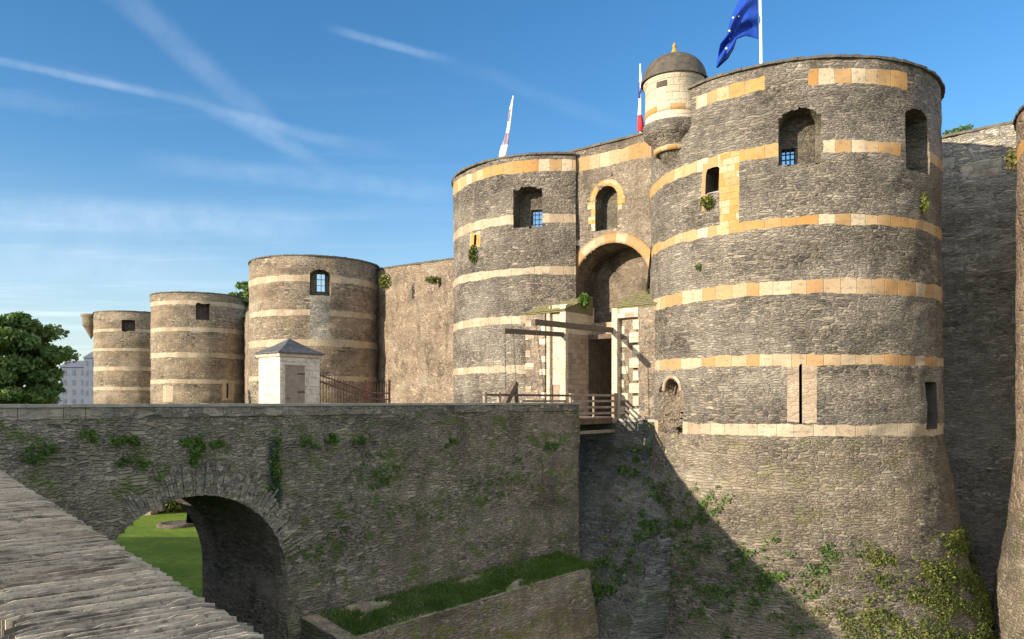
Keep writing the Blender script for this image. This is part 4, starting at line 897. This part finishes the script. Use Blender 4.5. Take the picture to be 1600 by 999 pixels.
# ------------------------------------------------------------------ leaves
def leafmesh(name, C, size, mat, parent=None, flat=0.0, N=None, rng=RNG):
    n = len(C); a = rng.normal(size=(n, 3)); a /= np.linalg.norm(a, axis=1)[:, None]
    if N is not None: a = a*(1-flat)+N*flat; a /= np.linalg.norm(a, axis=1)[:, None]
    r = rng.normal(size=(n, 3)); x = np.cross(a, r); x /= np.linalg.norm(x, axis=1)[:, None]; y = np.cross(a, x)
    s = size*rng.uniform(0.4, 1.0, (n, 1))**1.5*1.9; x *= s; y *= s*0.6
    V = np.stack([C-x, C-y*0.9+a*s*0.15, C+x, C+y*0.9+a*s*0.15], 1).reshape(-1, 3); f = np.arange(4*n).reshape(n, 4)
    return link(name, npmesh(name, V, f, np.zeros((4*n, 2))), M[mat], parent)
def tree(label, base, H, cr, cz, nclump, nleaf, size, seed, squash=0.85, cat='tree', name='broadleaf_tree'):
    r = np.random.default_rng(seed); b = Vector(base); root = thing(name, label, cat, base)
    mb = MB(); top = b+Vector((0.3, 0.2, cz))
    mb.tube([b, b+Vector((0.1, 0, cz*0.3)), b+Vector((0.2, 0.1, cz*0.65)), top, top+Vector((0, 0, cr*0.7))], [cr*0.085, cr*0.065, cr*0.05, cr*0.035, 0.04], 10)
    C = []; tip = []
    for i in range(nclump):
        d = r.normal(size=3); d /= np.linalg.norm(d); d[2] = d[2] if d[2] > -0.97 else -0.2; rad = cr*r.uniform(0.4, 0.98)**0.8
        c = np.array([b.x, b.y, b.z+cz+cr*0.15])+d*rad*np.array([1, 1, squash]); tip.append(c)
    for c in tip[:40]: m_ = (Vector(c)+top)/2+Vector(r.uniform(-.4, .4, 3)); mb.tube([top-Vector((0, 0, r.uniform(0, cr*0.6))), m_, c], [cr*0.03, cr*0.018, 0.02], 6)
    mb.build('trunk', M['trunk'], root)
    for c in tip:
        n = int(nleaf/nclump*r.uniform(0.6, 1.4)); rr = cr*r.uniform(0.12, 0.24); q = r.normal(size=(n, 3)); q /= np.linalg.norm(q, axis=1)[:, None]
        C.append(c+q*(r.random((n, 1))**0.45)*rr*np.array([1.25, 1.25, 0.65]))
    leafmesh('crown', np.concatenate(C), size, 'leaf_tree', root, rng=r)
tree('big dark green tree at the left edge behind the bridge', (-57.6, 86, -13), 23, 7.2, 15.6, 110, 46000, 0.25, 11, 0.95)
tree('small tree top showing between two far towers', (-47.5, 138, -6), 20, 5.5, 22.0, 50, 9000, 0.35, 12)
# distant buildings between the tree and the farthest tower
def building(label, x0, x1, y, ztop, zb=-13, dep=14, nw=3, nf=4):
    root = thing('town_building', label, 'building', ((x0+x1)/2, y, zb)); fr = lambda u, p, z: (u, y+p, z)
    mb = MB(); mb.box(x0, x1, 0, dep, zb, ztop, frame=fr); mb.build('wall', M['far_wall'], root)
    mb = MB(); mb.hexa([(x0-.4, y-.4, ztop), (x1+.4, y-.4, ztop), (x1+.4, y+dep, ztop), (x0-.4, y+dep, ztop), (x0+1, y+3, ztop+2.2), (x1-1, y+3, ztop+2.2), (x1-1, y+dep-3, ztop+2.2), (x0+1, y+dep-3, ztop+2.2)]); mb.build('roof', M['far_roof'], root)
    for i in range(nw):
        for j in range(nf):
            xa = x0+(x1-x0)*(i+0.3)/nw; z = ztop-2.6-j*3.0; mb = MB(); mb.box(xa, xa+(x1-x0)/nw*0.4, -0.05, 0.05, z, z+1.7, frame=fr); mb.build('window', M['glass'], root)
building('tall haze blue house nearest the farthest tower', -131, -125.5, 235, 13.2)
building('lower haze blue house beside the tall one, behind the tree', -140, -131.6, 238, 10.5)
building('low far roofline hidden mostly by the big tree', -175, -142, 250, 2.5, nw=8)

# plants on the big tower's foot
def on_surface(P3, u0, u1, v0, v1, n, thr, seed, depth=(0.02, 0.3), f=(0.8, 3.5)):
    r = np.random.default_rng(seed); U = r.uniform(u0, u1, n*6); V = r.uniform(v0, v1, n*6)
    eu = (U-(u0+u1)/2)/((u1-u0)/2); ev = (V-(v0+v1)/2)/((v1-v0)/2)
    m = hn(U, V, 1.0, seed, *f)+r.normal(0, 0.22, U.shape)+(1-np.sqrt(eu**2+ev**2))*1.3 > thr
    U, V = U[m][:n], V[m][:n]; X = P3(U, V, 0.0); X2 = P3(U, V, 0.3*1.01)
    N = (X-X2); N /= np.linalg.norm(N, axis=1)[:, None]
    return X+N*r.uniform(*depth, (len(U), 1)), N
def clump(label, P3, u0, u1, v0, v1, n, thr, seed, size=0.09, mat='leaf_ivy', group=None, name='ivy', cat='ivy', depth=(0.02, 0.35), f=(0.8, 3.5)):
    C, N = on_surface(P3, u0, u1, v0, v1, n, thr, seed, depth, f)
    if len(C) < 5: return
    o = leafmesh(name, C, size, mat, None, 0.45, N, np.random.default_rng(seed)); tag(o, label, cat, group)
uu = lambda x: hitA(x, 900)[0]
clump('large ivy covering the foot of the largest tower at lower right', PA, uu(1290), RA*1.5, -14.5, -6.9, 17000, 0.45, 61, 0.055, f=(1.2, 12.0))
clump('thin straggling ivy on the largest tower left of the large ivy', PA, uu(1190), uu(1340), -13, -8.2, 1300, 1.3, 62, 0.05, 'straw', f=(2, 14))
for i, (x, y, wx, wy, n) in enumerate(((1110, 850, 60, 60, 900), (1170, 885, 40, 40, 350), (1205, 910, 30, 25, 260), (1080, 800, 60, 50, 420), (1010, 780, 50, 40, 380), (1150, 955, 60, 40, 420), (1040, 900, 60, 60, 500), (1240, 960, 40, 40, 300), (1215, 855, 26, 20, 130), (1285, 875, 30, 26, 160), (1065, 860, 40, 30, 420), (1130, 800, 40, 30, 260), (1100, 920, 50, 40, 420), (980, 860, 50, 60, 420), (1180, 930, 60, 40, 360), (1000, 950, 70, 40, 500), (1260, 905, 40, 30, 200))):
    u0, z0 = hitA(max(x-wx, 1022), y); u1, _ = hitA(x+wx, y); zc = hitA(x, y)[1]*0.94; dz = wy*0.03
    clump('scattered green weeds on the shaded foot of the largest tower', PA, u0, u1, zc-dz*1.3, zc+dz*1.3, int(n*0.8), 1.0, 70+i, 0.07, 'leaf_wall', 'weeds on the foot of the largest tower', 'wall_weeds', 'weeds', (0.02, 0.2), (2.5, 14.0))
FP3 = lambda u, v, d: FP(u, v)+np.array([-D[0]*0-0, 0, 0])+(-d)*np.array([D[0], D[1], 0])
for i, (u0, u1, v0, v1, n) in enumerate(((4.0, 6.5, -6, -2.4, 900), (4, 7, -13, -8, 1300), (5.5, 9, -11, -5, 900))):
    clump(('small dark creeper patch just below the drawbridge deck', 'dark creeper low on the shaded wall beside the bridge plinth', 'dark creeper where the shaded wall meets the largest tower')[i], FP3, u0, u1, v0, v1, int(n*0.7), 1.05, 90+i, 0.08, 'leaf_wall', 'creepers below the drawbridge', 'creeper', 'creeper', (0.02, 0.25), (2.0, 12.0))
# weeds on the bridge wall and grass on the plinth
BP3 = lambda u, v, d: BN(u, v, 0)+(-d)*np.array([G[0], G[1], 0])
def bpx(x, y):
    m = (x-800)/F; a = W(UN, 0, 0); p = (a[0]-m*a[1])/(m*D[1]-D[0]); return p, (HOR-y)/F*(a[1]+p*D[1])
for i, (x, y, wx, wy, n) in enumerate(((298, 690, 22, 12, 500), (335, 694, 14, 8, 160), (515, 683, 14, 12, 260), (480, 690, 26, 12, 200), (160, 690, 60, 16, 320), (250, 745, 20, 10, 160), (590, 740, 60, 40, 500), (700, 695, 20, 12, 160), (860, 695, 14, 14, 200), (805, 710, 10, 20, 130),
                                       (640, 800, 120, 40, 420), (430, 720, 12, 50, 300), (310, 712, 14, 30, 200), (70, 705, 40, 20, 200), (760, 760, 60, 40, 260), (500, 860, 40, 30, 200), (210, 720, 30, 12, 160), (560, 690, 30, 12, 150))):
    p, z = bpx(x, y); s = abs(bpx(x+wx, y)[0]-bpx(x-wx, y)[0])/2; dz = wy/F*30
    clump('green weeds growing from the bridge wall', BP3, p-s, p+s, z-dz, z+dz, n, 0.8, 120+i, 0.05, 'leaf_wall', 'weeds on the bridge wall', 'wall_weeds', 'weeds', (0.01, 0.16), (3.0, 16.0))
def grass_plinth():
    r = np.random.default_rng(99); n = 26000; s = r.uniform(2.0, 18.4, n); o = r.random(n)**0.8; m = hn(s, o*3, 1.0, 98, 0.8, 6)+0.35-0.3*np.abs(o-0.35) > -1.1; s, o = s[m], o[m]; n = len(s)
    B = Wnp(UN+2.45*o, TB+s, -8.57-0.42*o); dr = r.normal(size=(n, 3))*0.35; dr[:, 2] = 1; dr += np.array([G[0], G[1], 0])*0.35; dr /= np.linalg.norm(dr, axis=1)[:, None]
    L = r.uniform(0.07, 0.26, (n, 1)); sd = np.cross(dr, r.normal(size=(n, 3))); sd /= np.linalg.norm(sd, axis=1)[:, None]; sd *= 0.016
    V = np.stack([B-sd, B+sd, B+dr*L+sd*0.3, B+dr*L-sd*0.3], 1).reshape(-1, 3)
    tag(link('grass', npmesh('grass', V, np.arange(4*n).reshape(n, 4), np.zeros((4*n, 2))), M['leaf_wall']), 'tufty grass on the sloping top of the bridge plinth', 'grass', kind='stuff')
grass_plinth()
# small plants on roofs and walls
def blob(label, c, r3, n, size, mat, seed, group=None, name='wall_plant', cat='plant'):
    r = np.random.default_rng(seed); q = r.normal(size=(n, 3)); q /= np.linalg.norm(q, axis=1)[:, None]; C = np.array(c)+q*(r.random((n, 1))**0.4)*np.array(r3)
    tag(leafmesh(name, C, size, mat, None, rng=r), label, cat, group)
blob('bushy green plant on the left pier roof', W(-0.5, 1.6, 7.0), (0.45, 0.45, 0.5), 500, 0.08, 'leaf_wall', 201)
for i, u in enumerate((4.6, 5.4, 6.2)): blob(('yellow green weeds at the left of the right pier roof', 'yellow green weeds in the middle of the right pier roof', 'dry straw coloured weeds at the right of the right pier roof')[i], W(u, 0.9+0.2*i, 7.15), (0.5, 0.4, 0.35), 450, 0.07, 'straw' if i == 2 else 'leaf_ivy', 202+i, 'weeds on the right pier roof')
def onA(x, y, out=0.15): u, v = hitA(x, y); return tuple(PA(np.array([u]), np.array([v]), -out)[0])
def onB(x, y, out=0.15): u, v = hitB(x, y); return tuple(PB(np.array([u]), np.array([v]), -out)[0])
blob('green plant below the small dark window of the largest tower', onA(1108, 317), (0.45, 0.3, 0.4), 420, 0.07, 'leaf_ivy', 210)
blob('tiny weed on the largest tower below the second orange band', onA(1093, 418), (0.2, 0.15, 0.2), 90, 0.05, 'leaf_wall', 211)
blob('hanging plant below the arrow slit of the left gate tower', onB(743, 398), (0.4, 0.3, 0.75), 420, 0.08, 'leaf_ivy', 212)
blob('moss cushion on the right side of the largest tower', onA(1443, 318), (0.25, 0.3, 0.6), 300, 0.06, 'leaf_ivy', 213)
cw = lambda x, y, Z: ((x-800)/F*Z, Z, (HOR-y)/F*Z)
blob('dark plant hanging from the tan curtain wall top', cw(676, 438, 76.2), (0.8, 0.3, 0.45), 300, 0.10, 'leaf_ivy', 214)
blob('green bush at the left end of the tan curtain wall', cw(602, 440, 82.5), (0.7, 0.4, 0.9), 300, 0.12, 'leaf_ivy', 215)
blob('yellow flowering tuft beside the top of the right edge tower', tuple(np.array(cw(1590, 250, 43.6))), (0.75, 0.4, 0.7), 500, 0.08, 'yellow' if 'yellow' in M else 'straw', 216)
for i, x in enumerate((1480, 1492, 1503, 1514)): blob('grass tuft on the shaded curtain wall top, '+('touching the largest tower', 'second from the largest tower', 'third from the largest tower', 'farthest from the largest tower')[i], cw(x, 208-i*3, 52-0.2*i), (0.3, 0.2, 0.22), 90, 0.07, 'leaf_wall', 220+i, 'grass tufts on the shaded curtain wall')
# moat garden seen through the arch
mb = MB(); rs = random.Random(5)
for i in range(40):
    c = Vector((-43+rs.uniform(-2.5, 2.0), 89+rs.uniform(-1, 1), -13+abs(rs.gauss(0, 1.0)))); s = rs.uniform(0.4, 0.9)
    mb.hexa([tuple(c+Vector((x*s*rs.uniform(.6, 1.2), y*s*rs.uniform(.6, 1.2), zz*s*0.6))) for zz in (-1, 1) for x, y in ((-1, -1), (1, -1), (1, 1), (-1, 1))])
tag(mb.build('rock_pile', plain('pink_rock', (0.42, 0.30, 0.24), (0.5, 0.4, 0.33), 1, 0.05)), 'pinkish rock pile at the end of the moat lawn, seen through the arch', 'rocks')
for i, (x, y, rx, rz) in enumerate(((-39.5, 90, 1.8, 1.6), (-36.5, 89.5, 2.0, 1.9), (-41, 93, 2.8, 2.8), (-34, 92, 2.5, 2.4))):
    blob(('leafy shrub beside the rock pile, seen through the arch', 'yellowish shrub in the middle of the view through the arch', 'tall dark shrub behind the rock pile, seen through the arch', 'tall yellowish shrub at the right edge of the view through the arch')[i], (x, y, -12.2+rz*0.4), (rx, 1.4, rz), 1100, 0.17, 'straw' if i % 2 else 'leaf_ivy', 230+i, 'shrubs at the end of the moat lawn', 'shrub', 'shrub')
lathe_part('planting_ring', (-35.0, 80.0), [(1.9, -13.0), (1.85, -12.75), (1.5, -12.62), (1.3, -12.75), (0.02, -12.8)], 'emb', None, 24)
tag(bpy.data.objects['planting_ring'], 'flat round stone ring on the moat lawn, seen through the arch', 'stone ring')

# ------------------------------------------------------------------ flags
def cloth(name, P, nu, nv, mat, parent):
    a, b = np.meshgrid(np.linspace(0, 1, nu), np.linspace(0, 1, nv), indexing='ij'); X = P(a.ravel(), b.ravel()); ii = np.arange(nu*nv).reshape(nu, nv)
    q = np.stack([ii[:-1, :-1], ii[1:, :-1], ii[1:, 1:], ii[:-1, 1:]], -1).reshape(-1, 4)
    o = link(name, npmesh(name, X, q, np.stack([a.ravel(), b.ravel()], -1), True), M[mat], parent)
    so_ = o.modifiers.new('thickness', 'SOLIDIFY'); so_.thickness = 0.01
    return o
ZF = 47.0
fl = thing('flag', 'blue flag with pale stars on a white pole above the largest tower', 'flag', cw(1189, 120, ZF))
mb = MB(); mb.tube([cw(1190.5, 160, ZF), cw(1187, -60, ZF)], [0.11, 0.075], 10); mb.build('pole', M['white_paint'], fl)
cline = np.array([(1184, 14), (1169, 22), (1155, 38), (1144, 57), (1136, 73), (1130, 88), (1120, 106)]); cwid = np.array([50, 38, 22, 9, 12, 9, 1.5])
cdir = np.array([(0.02, 1), (0.1, 1), (0.45, 0.9), (0.8, 0.5), (1, 0.35), (1, 0.45), (0.9, 0.5)])
def flagP(a, b, out=0.0):
    t = a*6; cx = np.interp(t, range(7), cline[:, 0]); cy = np.interp(t, range(7), cline[:, 1]); w_ = np.interp(t, range(7), cwid); dx = np.interp(t, range(7), cdir[:, 0]); dy = np.interp(t, range(7), cdir[:, 1])
    n_ = np.hypot(dx, dy); x = cx+dx/n_*w_*(b-0.5)*2*0.95; y = cy+dy/n_*w_*(b-0.5)*2*0.95
    Z = ZF+0.35*np.sin(b*7+a*9)*(0.3+a)+0.12*np.sin(b*17+a*5)-out-a*0.6
    return np.stack([(x-800)/F*Z, Z, (HOR-y)/F*Z], -1)
cl_ = cloth('cloth', flagP, 60, 40, 'blue_cloth', fl)
for i, (a, b) in enumerate(((0.36, 0.10), (0.47, 0.12), (0.70, 0.5), (0.3, 0.3), (0.55, 0.4))):
    V = []; ctr = flagP(np.array([a]), np.array([b]), 0.05)[0]; rr = 0.10 if i < 3 else 0.05
    for j in range(10): an = math.pi/2+j*math.pi/5; r_ = rr if j % 2 == 0 else rr*0.42; V.append((ctr[0]+r_*math.cos(an), ctr[1]-0.02, ctr[2]+r_*math.sin(an)))
    V.append(tuple(ctr-np.array([0, 0.03, 0]))); mb = MB(); mb.add(V, [(j, (j+1) % 10, 10) for j in range(10)]); mb.build('star', M['gold'], cl_)
def furled(label, x0, y0, x1, y1, Z, mats_, wmax, seed):
    root = thing('furled_flag', label, 'flag', cw(x0, y0, Z)); mb = MB(); a = Vector(cw(x0, y0+30, Z)); b = Vector(cw(x1, y1, Z)); mb.tube([a, b], [0.09, 0.05], 8); mb.build('pole', M['white_paint'], root)
    r = np.random.default_rng(seed); ph = r.uniform(0, 6, 6)
    for i, mt in enumerate(mats_):
        n = len(mats_); t0, t1 = i/n, (i+1)/n
        def P(al, th_):
            t = t0+(t1-t0)*al; w_ = wmax*(0.2+0.9*t)*(1+0.25*np.sin(t*9+ph[0])); ang = th_*2*math.pi
            rr = w_*(1+0.28*np.sin(3*ang+ph[1]+t*4)+0.16*np.sin(5*ang+ph[2]-t*6))
            c = np.array(cw(x1, y1+3, Z))[None]*(1-t[:, None])+np.array(cw(x0, y0, Z))[None]*t[:, None]
            return c+np.stack([rr*np.cos(ang)+0.04*np.sin(t*7+ph[3])-0.02, rr*np.sin(ang)*0.6, 0*t], -1)
        cloth('cloth', P, 24, 30, mt, root)
    return root
furled('white furled flag on a leaning pole behind the left gate tower', 787, 246, 802, 150, 60, ['white_cloth', 'grey_cloth', 'white_cloth', 'grey_cloth', 'white_cloth'], 0.21, 3)
furled('furled blue, white and red flag beside the corner turret', 1001, 206, 1000.5, 100, 56.5, ['white_cloth', 'navy_cloth', 'white_cloth', 'red_cloth'], 0.16, 4)
